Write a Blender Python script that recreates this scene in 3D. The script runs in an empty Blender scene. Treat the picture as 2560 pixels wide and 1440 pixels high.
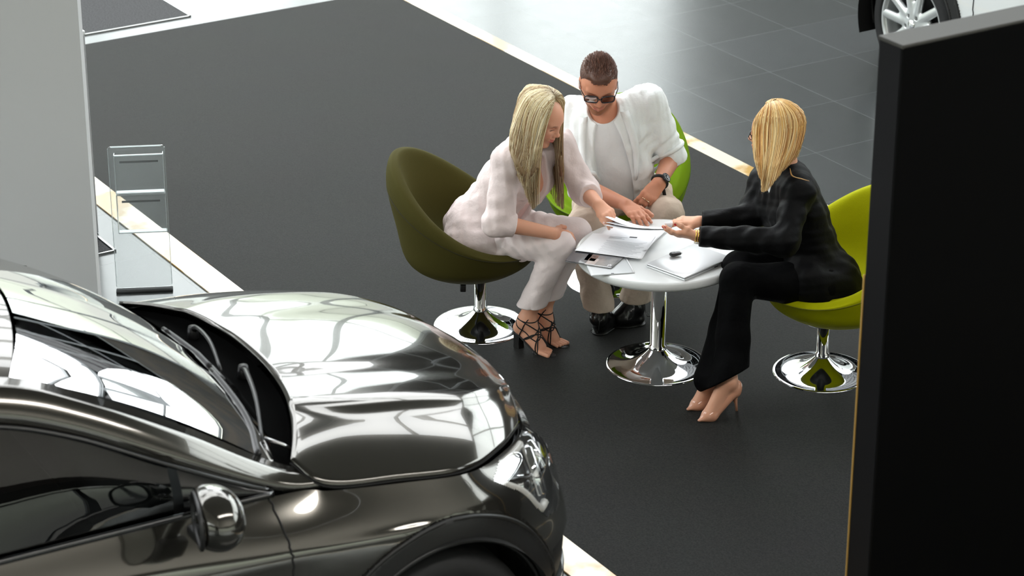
import bpy, math, random
import numpy as np
from mathutils import Vector, Matrix, noise as mnoise
random.seed(7); RNG=np.random.default_rng(7)
R_=math.radians
sc=bpy.context.scene
# ---------------------------------------------------------------- camera
CAMH=4.8; FPX=6390.0; PITCH=R_(23.68)
cd=bpy.data.cameras.new('camera'); cam=bpy.data.objects.new('camera',cd); sc.collection.objects.link(cam)
cam.location=(0,0,CAMH); cam.rotation_euler=(math.pi/2-PITCH,0,0)
cd.sensor_width=36; cd.lens=FPX/2560*36; cd.clip_end=200
cd.dof.use_dof=True; cd.dof.focus_distance=11.2; cd.dof.aperture_fstop=4.0
sc.camera=cam
# ---------------------------------------------------------------- exposure
sc.view_settings.view_transform='Standard'; sc.view_settings.look='None'
sc.view_settings.gamma=1; sc.view_settings.use_curve_mapping=False
sc.view_settings.exposure=1.05
sc.cycles.use_denoising=True
sc.cycles.max_bounces=7; sc.cycles.diffuse_bounces=3; sc.cycles.glossy_bounces=4; sc.cycles.transparent_max_bounces=12
sc.cycles.sample_clamp_indirect=6.0
# ---------------------------------------------------------------- sky: bright overcast, trees low on the horizon
w=bpy.data.worlds.new('sky'); sc.world=w; w.use_nodes=True; nt=w.node_tree; nt.nodes.clear()
def N(t,k,**kw):
    n=t.nodes.new(k)
    for a,b in kw.items(): setattr(n,a,b)
    return n
o=N(nt,'ShaderNodeOutputWorld'); bg=N(nt,'ShaderNodeBackground'); tc=N(nt,'ShaderNodeTexCoord'); sp=N(nt,'ShaderNodeSeparateXYZ')
nt.links.new(tc.outputs['Generated'],sp.inputs[0])
nz=N(nt,'ShaderNodeTexNoise'); nz.inputs['Scale'].default_value=9; nz.inputs['Detail'].default_value=8
nt.links.new(tc.outputs['Generated'],nz.inputs['Vector'])
ma=N(nt,'ShaderNodeMath',operation='MULTIPLY_ADD'); ma.inputs[1].default_value=0.30
nt.links.new(nz.outputs['Fac'],ma.inputs[0]); nt.links.new(sp.outputs['Z'],ma.inputs[2])
rp=N(nt,'ShaderNodeValToRGB'); cr=rp.color_ramp
cr.elements[0].position=0.12; cr.elements[0].color=(0.16,0.16,0.15,1)
cr.elements[1].position=0.40; cr.elements[1].color=(0.95,0.98,1.0,1)
e=cr.elements.new(0.2); e.color=(0.20,0.21,0.18,1)
e=cr.elements.new(0.34); e.color=(0.34,0.36,0.31,1)
nt.links.new(ma.outputs[0],rp.inputs[0]); nt.links.new(rp.outputs[0],bg.inputs[0])
bg.inputs[1].default_value=3.4
nt.links.new(bg.outputs[0],o.inputs[0])
# ---------------------------------------------------------------- where a point of the plan lies
def ray(x,y):
    a=(x-1280)/FPX; b=-(y-720)/FPX
    return np.array([a,math.cos(PITCH)+b*math.sin(PITCH),-math.sin(PITCH)+b*math.cos(PITCH)])
def fl(x,y,z=0.0):
    r=ray(x,y); return np.array([0,0,CAMH])+r*((z-CAMH)/r[2])
def at(x,y,Y):
    r=ray(x,y); return np.array([0,0,CAMH])+r*(Y/r[1])
V=lambda *a: np.array(a,float)
def nrm(v): v=np.asarray(v,float); return v/max(np.linalg.norm(v),1e-9)
GA=R_(-58.11); GU=V(math.cos(GA),math.sin(GA),0); GV=V(-math.sin(GA),math.cos(GA),0)
TAB=V(0.635,10.108,0)
def grid(u,v,z=0): return TAB+GU*u+GV*v+V(0,0,z)
def togrid(p): d=np.asarray(p)-TAB; return float(d@GU),float(d@GV)
# ---------------------------------------------------------------- objects
col=sc.collection
class Root:
    def __init__(s,name,label,cat,loc=(0,0,0),rz=0.0,group=None,kind=None):
        e=bpy.data.objects.new(name,None); col.objects.link(e); e.location=loc; e.rotation_euler=(0,0,rz)
        e.empty_display_size=.1
        if label:e['label']=label
        if cat:e['category']=cat
        if group:e['group']=group
        if kind:e['kind']=kind
        s.o=e; s.loc=np.array(loc,float); s.c=math.cos(rz); s.s=math.sin(rz); s.M=Matrix.Translation(Vector(loc))@Matrix.Rotation(rz,4,'Z')
def mesh(name,v,f,m,parent=None,smooth=True,world=True,colors=None,label=None,sub=None):
    """parent: Root (vertices given in world when world=True) or an object (already in the root's local frame)"""
    v=np.asarray(v,float).reshape(-1,3)
    if isinstance(parent,Root) and world:
        d=v-parent.loc; v=np.stack([parent.c*d[:,0]+parent.s*d[:,1],-parent.s*d[:,0]+parent.c*d[:,1],d[:,2]],1)
    me=bpy.data.meshes.new(name)
    if isinstance(f,np.ndarray):
        me.vertices.add(len(v)); me.vertices.foreach_set('co',v.astype(np.float32).ravel())
        n=f.shape[1]; me.loops.add(f.size); me.loops.foreach_set('vertex_index',f.astype(np.int32).ravel())
        me.polygons.add(len(f)); me.polygons.foreach_set('loop_start',np.arange(0,f.size,n,dtype=np.int32))
        me.update(calc_edges=True)
    else:
        me.from_pydata([tuple(p) for p in v],[],f); me.update()
    if smooth: me.polygons.foreach_set('use_smooth',np.ones(len(me.polygons),bool))
    for mm in (m if isinstance(m,(list,tuple)) else [m]):
        if mm is not None: me.materials.append(mm)
    if colors is not None:
        ca=me.color_attributes.new('tone','FLOAT_COLOR','POINT')
        c=np.ones((len(v),4),np.float32); c[:,:3]=colors; ca.data.foreach_set('color',c.ravel())
    ob=bpy.data.objects.new(name,me); col.objects.link(ob)
    if parent is not None: ob.parent=parent.o if isinstance(parent,Root) else parent
    if label: ob['label']=label
    return ob
def tag(o,label=None,cat=None,group=None,kind=None):
    if label:o['label']=label
    if cat:o['category']=cat
    if group:o['group']=group
    if kind:o['kind']=kind
    return o
def sub(ob_parent,root,name,v,f,m,**k):
    o=mesh(name,v,f,m,root,**k); o.parent=ob_parent; return o
# geometry collectors
class G:
    def __init__(s): s.v=[];s.f=[];s.c=[]
    def add(s,v,f,c=None):
        n=len(s.v); s.v.extend([tuple(p) for p in v]); s.f.extend([tuple(i+n for i in q) for q in f])
        if c is not None: s.c.extend([tuple(c)]*len(v) if np.ndim(c)==1 else [tuple(q) for q in c])
        return s
    def box(s,c,h,ax=None,c_=None):
        c=np.array(c,float); A=np.eye(3) if ax is None else np.array([nrm(a) for a in ax])
        v=[c+A[0]*h[0]*i+A[1]*h[1]*j+A[2]*h[2]*k for i in(-1,1) for j in(-1,1) for k in(-1,1)]
        return s.add(v,[(0,1,3,2),(4,6,7,5),(0,4,5,1),(2,3,7,6),(0,2,6,4),(1,5,7,3)])
    def rbox(s,c,h,r,ax=None,n=3):
        """box with rounded edges"""
        c=np.array(c,float);A=np.eye(3) if ax is None else np.array([nrm(a) for a in ax])
        def axis(hh):
            q=[-hh]; 
            for i in range(1,n+1): q.append(-hh+r*(1-math.cos(math.pi/2*i/n)))
            return q+[-x for x in q[::-1]]
        ax_=[axis(x) for x in h]; idx={};vs=[];fs=[]
        def P(i,j,k):
            key=(i,j,k)
            if key not in idx:
                p=V(ax_[0][i],ax_[1][j],ax_[2][k]); q=np.clip(p,-(np.array(h)-r),np.array(h)-r); d=p-q; L=np.linalg.norm(d)
                if L>1e-9: p=q+d/L*r
                idx[key]=len(vs); vs.append(c+p@A)
            return idx[key]
        L=2*n+2
        for i in range(L-1):
            for j in range(L-1):
                fs.append((P(i,j,0),P(i,j+1,0),P(i+1,j+1,0),P(i+1,j,0))); fs.append((P(i,j,L-1),P(i+1,j,L-1),P(i+1,j+1,L-1),P(i,j+1,L-1)))
                fs.append((P(i,0,j),P(i+1,0,j),P(i+1,0,j+1),P(i,0,j+1))); fs.append((P(i,L-1,j),P(i,L-1,j+1),P(i+1,L-1,j+1),P(i+1,L-1,j)))
                fs.append((P(0,i,j),P(0,i,j+1),P(0,i+1,j+1),P(0,i+1,j))); fs.append((P(L-1,i,j),P(L-1,i+1,j),P(L-1,i+1,j+1),P(L-1,i,j+1)))
        return s.add(vs,fs)
    def tube(s,pts,r,n=8,closed=False,flat=None,caps=True,c=None):
        """flat=(normal,factor): squeezes the section along normal"""
        pts=[np.array(p,float) for p in pts]; L=len(pts); rr=r if np.ndim(r) else [r]*L
        vs=[];fs=[];u=None
        for i,p in enumerate(pts):
            a=pts[(i-1)%L] if (closed or i>0) else p; b=pts[(i+1)%L] if (closed or i<L-1) else p
            t=nrm(b-a)
            if flat is not None: 
                nn=flat[0][i] if np.ndim(flat[0])==2 else np.array(flat[0],float); u=nrm(nn-t*(nn@t)); 
            elif u is None:
                u=nrm(np.cross(t,V(0,0,1) if abs(t[2])<.9 else V(1,0,0)))
            else: u=nrm(u-t*(u@t))
            w_=np.cross(t,u); fu=flat[1] if flat is not None else 1
            for k in range(n):
                a_=2*math.pi*k/n; vs.append(p+(u*math.cos(a_)*fu+w_*math.sin(a_))*rr[i])
        M=L if closed else L-1
        for i in range(M):
            for k in range(n):
                a=i*n+k;b=i*n+(k+1)%n;c2=((i+1)%L)*n+(k+1)%n;d=((i+1)%L)*n+k; fs.append((a,b,c2,d))
        if caps and not closed: fs.append(tuple(range(n-1,-1,-1))); fs.append(tuple((L-1)*n+k for k in range(n)))
        return s.add(vs,fs,c)
    def lathe(s,prof,c,n=64,axis=None):
        """prof: (r,z); closed if ends on axis"""
        c=np.array(c,float); A=np.eye(3) if axis is None else np.array(axis)
        vs=[];fs=[];L=len(prof)
        for (r,z) in prof:
            for k in range(n):
                a=2*math.pi*k/n; vs.append(c+A[0]*r*math.cos(a)+A[1]*r*math.sin(a)+A[2]*z)
        for i in range(L-1):
            for k in range(n): fs.append((i*n+k,i*n+(k+1)%n,(i+1)*n+(k+1)%n,(i+1)*n+k))
        return s.add(vs,fs)
    def surf(s,P,c=None):
        P=np.array(P); a,b=P.shape[:2]
        return s.add(P.reshape(-1,3),[(i*b+j,i*b+j+1,(i+1)*b+j+1,(i+1)*b+j) for i in range(a-1) for j in range(b-1)],c)
    def poly(s,pts,th,up=(0,0,1)):
        """flat plate: outline pts, thickness th along up"""
        n=len(pts); up=np.array(up,float)*th
        return s.add([np.array(p) for p in pts]+[np.array(p)+up for p in pts],[tuple(range(n-1,-1,-1)),tuple(range(n,2*n))]+[(i,(i+1)%n,(i+1)%n+n,i+n) for i in range(n)])
    def out(s,name,m,parent=None,**k):
        if s.c and len(s.c)==len(s.v): k['colors']=np.array(s.c)
        return mesh(name,s.v,s.f,m,parent,**k)
def cr_(P,n):
    """Catmull-Rom through rows of P -> n rows"""
    P=np.array(P,float); L=len(P); t=np.linspace(0,L-1,n); i=np.clip(t.astype(int),0,L-2); f=(t-i).reshape((-1,)+(1,)*(P.ndim-1))
    a=P[np.maximum(i-1,0)]; b=P[i]; c=P[i+1]; d=P[np.minimum(i+2,L-1)]
    a=np.where((i==0).reshape(f.shape),2*b-c,a); d=np.where((i==L-2).reshape(f.shape),2*c-b,d)
    return .5*((2*b)+(-a+c)*f+(2*a-5*b+4*c-d)*f**2+(-a+3*b-3*c+d)*f**3)
# ---------------------------------------------------------------- materials
def lin(r,g,b):
    f=lambda c:(c/255/12.92) if c/255<=.04045 else ((c/255+.055)/1.055)**2.4
    return (f(r),f(g),f(b),1)
def mat(name,c,rough=.6,metal=0,spec=.5,coat=0,coat_r=.03,bump=None,attr=False,sheen=0,sss=0,var=None,trans=0,ior=1.45,alpha=1,aniso=0):
    m=bpy.data.materials.new(name); m.use_nodes=True; t=m.node_tree; b=t.nodes['Principled BSDF']
    b.inputs['Base Color'].default_value=c; b.inputs['Roughness'].default_value=rough; b.inputs['Metallic'].default_value=metal
    b.inputs['Specular IOR Level'].default_value=spec; b.inputs['Coat Weight'].default_value=coat; b.inputs['Coat Roughness'].default_value=coat_r
    b.inputs['Sheen Weight'].default_value=sheen; b.inputs['Subsurface Weight'].default_value=sss
    b.inputs['Transmission Weight'].default_value=trans; b.inputs['IOR'].default_value=ior; b.inputs['Alpha'].default_value=alpha
    if sss: b.inputs['Subsurface Radius'].default_value=(.012,.005,.003); b.inputs['Subsurface Scale'].default_value=1
    tc=None
    def coord():
        nonlocal tc
        if tc is None: tc=N(t,'ShaderNodeTexCoord')
        return tc.outputs['Object']
    if bump:
        sc_,st,dist=bump[:3]; n=N(t,'ShaderNodeTexNoise'); n.inputs['Scale'].default_value=sc_; n.inputs['Detail'].default_value=bump[3] if len(bump)>3 else 4
        bp=N(t,'ShaderNodeBump'); bp.inputs['Strength'].default_value=st; bp.inputs['Distance'].default_value=dist
        t.links.new(coord(),n.inputs['Vector']); t.links.new(n.outputs['Fac'],bp.inputs['Height']); t.links.new(bp.outputs[0],b.inputs['Normal'])
    src=None
    if attr:
        a=N(t,'ShaderNodeVertexColor'); a.layer_name='tone'; src=a.outputs['Color']; t.links.new(src,b.inputs['Base Color'])
    if var:
        s_,c2,lo,hi=var; n=N(t,'ShaderNodeTexNoise'); n.inputs['Scale'].default_value=s_; n.inputs['Detail'].default_value=5
        rmp=N(t,'ShaderNodeValToRGB'); rmp.color_ramp.elements[0].position=lo; rmp.color_ramp.elements[1].position=hi
        mx=N(t,'ShaderNodeMix',data_type='RGBA'); mx.inputs['A'].default_value=c; mx.inputs['B'].default_value=c2
        t.links.new(coord(),n.inputs['Vector']); t.links.new(n.outputs['Fac'],rmp.inputs[0]); t.links.new(rmp.outputs[0],mx.inputs['Factor'])
        if src: t.links.new(src,mx.inputs['A'])
        t.links.new(mx.outputs['Result'],b.inputs['Base Color'])
    return m
def thin_glass(name,tint=(1,1,1,1),refl=1.0,ior=1.5,haze=0.0,rough=0.0):
    m=bpy.data.materials.new(name); m.use_nodes=True; t=m.node_tree; t.nodes.clear()
    o=N(t,'ShaderNodeOutputMaterial'); mx=N(t,'ShaderNodeMixShader'); tr=N(t,'ShaderNodeBsdfTransparent'); gl=N(t,'ShaderNodeBsdfGlossy'); fr=N(t,'ShaderNodeFresnel')
    tr.inputs[0].default_value=tint; gl.inputs['Roughness'].default_value=rough; fr.inputs[0].default_value=ior
    mu=N(t,'ShaderNodeMath',operation='MULTIPLY',use_clamp=True); mu.inputs[1].default_value=refl
    t.links.new(fr.outputs[0],mu.inputs[0]); t.links.new(mu.outputs[0],mx.inputs[0]); t.links.new(tr.outputs[0],mx.inputs[1]); t.links.new(gl.outputs[0],mx.inputs[2])
    last=mx
    if haze:
        df=N(t,'ShaderNodeBsdfDiffuse'); df.inputs[0].default_value=(.8,.85,.85,1); m2=N(t,'ShaderNodeMixShader'); m2.inputs[0].default_value=haze
        t.links.new(mx.outputs[0],m2.inputs[1]); t.links.new(df.outputs[0],m2.inputs[2]); last=m2
    t.links.new(last.outputs[0],o.inputs[0]); return m
M={}
M['chrome']=mat('chrome',(.85,.86,.87,1),.04,1)
M['steel']=mat('satin_steel',(.5,.5,.5,1),.3,1)
M['black_plastic']=mat('black_plastic',lin(22,22,22),.45)
M['black_gloss']=mat('black_gloss',lin(9,9,10),.12,coat=.5)
M['rubber']=mat('tyre_rubber',lin(24,24,25),.75,bump=(60,.2,.01))
M['white']=mat('white_laminate',lin(224,226,226),.28,coat=.3,coat_r=.1)
# ================================================================= SDF modelling
class Op: pass
def rc(a,b,r1,r2,flat=None,k=.02,op='u'):
    """tapered capsule; flat=(dir,factor>1) thins it along dir"""
    a=np.array(a,float);b=np.array(b,float); m=max(r1,r2)
    o=Op(); o.lo=np.minimum(a,b)-m; o.hi=np.maximum(a,b)+m; o.k=k; o.op=op; ba=b-a; L2=max(float(ba@ba),1e-9)
    if flat is not None: fn=nrm(flat[0]); ff=flat[1]**2-1
    def f(X,Y,Z):
        dx=X-a[0];dy=Y-a[1];dz=Z-a[2]; h=np.clip((dx*ba[0]+dy*ba[1]+dz*ba[2])/L2,0,1)
        dx=dx-h*ba[0];dy=dy-h*ba[1];dz=dz-h*ba[2]; q=dx*dx+dy*dy+dz*dz
        if flat is not None: q=q+ff*(dx*fn[0]+dy*fn[1]+dz*fn[2])**2
        return np.sqrt(q)-(r1+(r2-r1)*h)
    o.f=f; return o
def el(c,r,A=None,k=.02,op='u'):
    """ellipsoid; rows of A are its axes"""
    c=np.array(c,float);r=np.array(r,float);A=np.eye(3) if A is None else np.array([nrm(q) for q in A])
    o=Op(); e=np.sqrt(((A.T*r)**2).sum(1)); o.lo=c-e;o.hi=c+e;o.k=k;o.op=op
    def f(X,Y,Z):
        dx=X-c[0];dy=Y-c[1];dz=Z-c[2]; s0=0;s1=0
        for i in range(3):
            q=(dx*A[i,0]+dy*A[i,1]+dz*A[i,2])/r[i]; s0=s0+q*q; s1=s1+(q/r[i])**2
        k0=np.sqrt(s0);k1=np.sqrt(s1)+1e-9
        return k0*(k0-1)/k1
    o.f=f;return o
def bx(c,h,A=None,rd=.005,k=.01,op='u'):
    c=np.array(c,float);h=np.array(h,float);A=np.eye(3) if A is None else np.array([nrm(q) for q in A])
    o=Op(); e=np.abs(A.T*h).sum(1); o.lo=c-e;o.hi=c+e;o.k=k;o.op=op
    def f(X,Y,Z):
        dx=X-c[0];dy=Y-c[1];dz=Z-c[2]; q=[np.abs(dx*A[i,0]+dy*A[i,1]+dz*A[i,2])-(h[i]-rd) for i in range(3)]
        o_=np.sqrt(sum(np.maximum(x,0)**2 for x in q)); i_=np.minimum(np.maximum(np.maximum(q[0],q[1]),q[2]),0)
        return o_+i_-rd
    o.f=f;return o
def cut(p,n,k=.004):
    """keep the side n points away from"""
    p=np.array(p,float);n=nrm(n); o=Op(); o.lo=None;o.hi=None;o.k=k;o.op='i'
    o.f=lambda X,Y,Z:(X-p[0])*n[0]+(Y-p[1])*n[1]+(Z-p[2])*n[2]
    return o
def disp(fn,lo=None,hi=None):
    o=Op();o.lo=lo;o.hi=hi;o.k=0;o.op='d';o.f=fn;return o
def sm(a,b,k):
    if k<=0: return np.minimum(a,b)
    h=np.clip(.5+.5*(b-a)/k,0,1); return b+(a-b)*h-k*h*(1-h)
def field(ops,X,Y,Z,xs=None):
    """X,Y,Z are 1-D axes"""
    F=np.full((len(X),len(Y),len(Z)),.08,np.float32)
    h=X[1]-X[0]
    for o in ops:
        if o.lo is None: sl=(slice(None),)*3
        else:
            mg=o.k+3*h; sl=[]
            for ax,l,u in zip((X,Y,Z),o.lo-mg,o.hi+mg): sl.append(slice(int(np.searchsorted(ax,l)),int(np.searchsorted(ax,u))))
            if any(q.stop<=q.start for q in sl): continue
            sl=tuple(sl)
        x=X[sl[0]][:,None,None];y=Y[sl[1]][None,:,None];z=Z[sl[2]][None,None,:]
        d=o.f(x,y,z); S=F[sl]
        if o.op=='u': F[sl]=sm(S,d,o.k)
        elif o.op=='s': F[sl]=-sm(-S,d,o.k)
        elif o.op=='i': F[sl]=-sm(-S,-d,o.k)
        elif o.op=='d': F[sl]=S+d
    return F
CORN=np.array([(i,j,k) for i in(0,1) for j in(0,1) for k in(0,1)])
EDG=[(a,b) for a in range(8) for b in range(a+1,8) if np.abs(CORN[a]-CORN[b]).sum()==1]
def nets(F,X,Y,Z):
    s=F<0
    c=np.zeros(np.array(F.shape)-1,np.int8)
    for o in CORN: c+=s[o[0]:F.shape[0]-1+o[0],o[1]:F.shape[1]-1+o[1],o[2]:F.shape[2]-1+o[2]]
    A=np.argwhere((c>0)&(c<8))
    if len(A)==0: return np.zeros((0,3)),np.zeros((0,4),int)
    idx=np.full(c.shape,-1,np.int32); idx[A[:,0],A[:,1],A[:,2]]=np.arange(len(A))
    val=np.stack([F[A[:,0]+o[0],A[:,1]+o[1],A[:,2]+o[2]] for o in CORN],1).astype(float)
    P=np.zeros((len(A),3));n=np.zeros(len(A))
    for a,b in EDG:
        m=(val[:,a]<0)!=(val[:,b]<0); t=np.where(m,val[:,a]/np.where(m,val[:,a]-val[:,b],1),0)
        P+=np.where(m[:,None],CORN[a]+t[:,None]*(CORN[b]-CORN[a]),0); n+=m
    P=A+P/n[:,None]
    h=X[1]-X[0]; P=P*h+np.array([X[0],Y[0],Z[0]])
    Q=[]
    for d in range(3):
        a,b=[(1,2),(2,0),(0,1)][d]
        sl0=[slice(None)]*3; sl1=[slice(None)]*3; sl0[d]=slice(0,-1); sl1[d]=slice(1,None)
        for q in (a,b):
            sl0[q]=slice(1,-1); sl1[q]=slice(1,-1)
        x0=s[tuple(sl0)];x1=s[tuple(sl1)]
        for sign in (0,1):
            E=np.argwhere((x0&~x1) if sign==0 else (~x0&x1))
            if len(E)==0: continue
            E=E+np.array([0 if q==d else 1 for q in range(3)])
            ea=np.zeros(3,int);ea[a]=1;eb=np.zeros(3,int);eb[b]=1
            q=[idx[tuple((E-u*ea-v*eb).T)] for u,v in ((1,1),(0,1),(0,0),(1,0))]
            q=np.stack(q if sign==0 else q[::-1],1); Q.append(q)
    Q=np.concatenate(Q); Q=Q[(Q>=0).all(1)]
    return P,Q
def sdf(ops,h,clip=None,pad=.01,grid_=False):
    lo=np.min([o.lo for o in ops if o.op=='u'],0)-pad-h*2; hi=np.max([o.hi for o in ops if o.op=='u'],0)+pad+h*2
    if clip is not None: lo=np.maximum(lo,clip[0]);hi=np.minimum(hi,clip[1])
    ax=[np.arange(l,u,h) for l,u in zip(lo,hi)]
    F=field(ops,*ax)
    return (nets(F,*ax),(F,ax)) if grid_ else nets(F,*ax)
def value(ops,p):
    """field at points p (n,3)"""
    p=np.asarray(p,float).reshape(-1,3); x,y,z=p.T; F=np.full(len(p),.08)
    for o in ops:
        d=o.f(x,y,z)
        if o.lo is not None and o.op=='u':
            pass
        if o.op=='u':F=sm(F,d,o.k)
        elif o.op=='s':F=-sm(-F,d,o.k)
        elif o.op=='i':F=-sm(-F,-d,o.k)
    return F
def march(ops,c,d,far=.3,off=0.0,n=80):
    """outermost surface point from c along d"""
    c=np.array(c,float);d=nrm(d);t=np.linspace(0,far,n); F=value(ops,c+t[:,None]*d)
    ins=np.where(F<off)[0]
    if len(ins)==0: return c
    i=ins[-1]; j=min(i+1,n-1); f=(off-F[i])/(F[j]-F[i]+1e-9) if j>i else 0
    return c+d*(t[i]+(t[j]-t[i])*f)
def join(*pv):
    v=[];f=[];n=0
    for a,b in pv: v.append(a);f.append(b+n);n+=len(a)
    return np.concatenate(v),np.concatenate(f)
_ks={}
def wob(seed,freq,oct=3,stretch=(1,1,1)):
    r=np.random.default_rng(seed); ks=[(r.normal(size=3)/np.array(stretch)*freq*(1.6**i),r.uniform(0,6.28),.6**i) for i in range(oct) for _ in range(3)]
    def f(X,Y,Z):
        s=0
        for k,p,a in ks: s=s+a*np.sin(X*k[0]+Y*k[1]+Z*k[2]+p)
        return s/3
    return f
# ================================================================= the showroom
def carpet_mat():
    m=mat('grey_carpet',lin(74,75,75),.6,spec=.055,sheen=.085,bump=(420,.35,.004,6))
    t=m.node_tree;b=t.nodes['Principled BSDF']; tc=[n for n in t.nodes if n.type=='TEX_COORD'][0]
    n1=N(t,'ShaderNodeTexNoise');n1.inputs['Scale'].default_value=130;n1.inputs['Detail'].default_value=3
    n2=N(t,'ShaderNodeTexNoise');n2.inputs['Scale'].default_value=3;n2.inputs['Detail'].default_value=4
    r=N(t,'ShaderNodeValToRGB');r.color_ramp.elements[0].position=.33;r.color_ramp.elements[0].color=lin(5,5,4);r.color_ramp.elements[1].position=.68;r.color_ramp.elements[1].color=lin(32,32,29)
    mx=N(t,'ShaderNodeMix',data_type='RGBA',blend_type='MULTIPLY');mx.inputs['Factor'].default_value=.25
    t.links.new(tc.outputs['Object'],n1.inputs['Vector']);t.links.new(tc.outputs['Object'],n2.inputs['Vector'])
    t.links.new(n1.outputs['Fac'],r.inputs[0]);t.links.new(r.outputs[0],mx.inputs['A']);t.links.new(n2.outputs['Color'],mx.inputs['B']);t.links.new(mx.outputs['Result'],b.inputs['Base Color'])
    return m
def tile_mat(u0,v0,size=.595):
    m=mat('grey_floor_tile',lin(60,64,64),.2,spec=.55,coat=.12,coat_r=.15)
    t=m.node_tree;b=t.nodes['Principled BSDF']
    tc=N(t,'ShaderNodeTexCoord'); mp=N(t,'ShaderNodeMapping'); mp.vector_type='POINT'
    br=N(t,'ShaderNodeTexBrick'); br.offset=0; br.inputs['Scale'].default_value=1
    br.inputs['Brick Width'].default_value=size;br.inputs['Row Height'].default_value=size;br.inputs['Mortar Size'].default_value=.0018;br.inputs['Mortar Smooth'].default_value=.3
    br.inputs['Color1'].default_value=lin(64,67,67);br.inputs['Color2'].default_value=lin(60,63,62);br.inputs['Mortar'].default_value=lin(84,88,88)
    mp.inputs['Location'].default_value=(-u0,-v0,0)
    t.links.new(tc.outputs['Object'],mp.inputs[0]);t.links.new(mp.outputs[0],br.inputs['Vector']);
    t.links.new(br.outputs['Color'],b.inputs['Base Color'])
    n=N(t,'ShaderNodeTexNoise');n.inputs['Scale'].default_value=7;n.inputs['Detail'].default_value=6; t.links.new(tc.outputs['Object'],n.inputs['Vector'])
    r=N(t,'ShaderNodeMapRange');r.inputs['To Min'].default_value=.20;r.inputs['To Max'].default_value=.26;t.links.new(n.outputs['Fac'],r.inputs['Value']);t.links.new(r.outputs[0],b.inputs['Roughness'])
    bp=N(t,'ShaderNodeBump');bp.inputs['Strength'].default_value=.4;bp.inputs['Distance'].default_value=.002;bp.invert=True
    t.links.new(br.outputs['Fac'],bp.inputs['Height']);t.links.new(bp.outputs[0],b.inputs['Normal'])
    return m
jA=togrid(fl(1960,66)); jC=togrid(fl(360,640))
SET=Root  # setting objects use plain meshes in the building's own axes
def gobj(name,g,m,**k):
    """g built in building axes (u,v,z)"""
    o=g.out(name,m,None,**k); o.location=tuple(TAB); o.rotation_euler=(0,0,GA); return o
def struct(o): o['kind']='structure'; return o
U0,U1,V0,V1,HC=-15.5,12.5,-11,11.2,11.0
struct(gobj('floor',G().box(((U0+U1)/2,(V0+V1)/2,-.05),((U1-U0)/2,(V1-V0)/2,.05)),tile_mat(jC[0],jA[1]),smooth=False))
# carpet area and its brass trims
uA,vA=togrid(fl(1200.6,100)); uB,vB=togrid(fl(244,450)); uC,vC=togrid(fl(460,69))
cm=carpet_mat()
struct(gobj('floor_carpet',G().box(((uC+U1)/2,(vA+vB)/2,.002),((U1-uC)/2,(vA-vB)/2,.004)),cm,smooth=False))
brass=mat('brass_trim',lin(184,148,88),.14,metal=.0,spec=.75,coat=.12,coat_r=.03,var=(2.2,lin(222,210,186),.47,.53))  # pale noise patches put sky reflections into the strip's colour
wa=.098; wb=.145
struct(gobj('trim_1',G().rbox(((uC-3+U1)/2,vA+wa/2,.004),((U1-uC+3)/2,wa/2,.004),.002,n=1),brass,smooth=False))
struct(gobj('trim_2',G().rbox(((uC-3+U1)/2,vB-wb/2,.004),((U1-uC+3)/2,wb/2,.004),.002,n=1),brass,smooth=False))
# walls
M['wall']=mat('white_paint',lin(205,206,204),.7)
M['dark_wall']=mat('dark_cladding',lin(30,29,27),.55,var=(1.5,lin(50,43,33),.4,.6))
M['frame']=mat('grey_frame',lin(120,124,126),.45)
def wall_grid(name,axis,pos,a0,a1,z0,z1,step,zs,mw=.05):
    """curtain wall: mullions and transoms"""
    g=G(); n=int(round((a1-a0)/step))
    for i in range(n+1):
        a=a0+(a1-a0)*i/n; c=(pos,a,(z0+z1)/2) if axis=='u' else (a,pos,(z0+z1)/2)
        h=(.09,mw,(z1-z0)/2) if axis=='u' else (mw,.09,(z1-z0)/2); g.box(c,h)
    for z in zs:
        c=(pos,(a0+a1)/2,z) if axis=='u' else ((a0+a1)/2,pos,z); h=(.07,(a1-a0)/2,.045) if axis=='u' else ((a1-a0)/2,.07,.045); g.box(c,h)
    o=struct(gobj(name,g,M['frame'],smooth=False)); return o
pane=thin_glass('window_glass',(.97,.99,.98,1),1.0)
w1=wall_grid('window_1','u',U0,V0,V1,.0,HC,2.45,(.1,2.6,5.2,HC-.1))
w2=wall_grid('window_2','v',V1,U0,U1,4.8,HC,2.8,(4.9,7.6,HC-.1))
w3=wall_grid('window_3','v',V0,U0,-3,.5,HC,2.5,(.6,3.3,6.2,HC-.1))
w4=wall_grid('window_4','u',U1,V0,V1,.1,2.8,2.8,(.2,2.7))
w5=wall_grid('window_5','v',V0,-3,U1,.5,4.6,2.6,(.6,4.5))
for nm,ww,g in (('window_pane',w1,G().box((U0,(V0+V1)/2,HC/2),(.01,(V1-V0)/2,HC/2))),('window_pane',w2,G().box(((U0+U1)/2,V1,(HC+4.8)/2),((U1-U0)/2,.01,(HC-4.8)/2))),('window_pane',w3,G().box(((U0-3)/2,V0,(HC+.5)/2),((-3-U0)/2,.01,(HC-.5)/2))),('window_pane',w4,G().box((U1,(V0+V1)/2,1.45),(.01,(V1-V0)/2,1.35))),('window_pane',w5,G().box(((U1-3)/2,V0,2.55),((U1+3)/2,.01,2.05)))):
    p=g.out(nm,pane,None,smooth=False); p.parent=ww
struct(gobj('wall_right',G().box(((U0+U1)/2,V1+.12,2.4),((U1-U0)/2,.1,2.4)),M['dark_wall'],smooth=False))
struct(gobj('wall_left',G().box(((U0+U1)/2,V0-.12,.25),((U1-U0)/2,.1,.25)),M['wall'],smooth=False))
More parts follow.
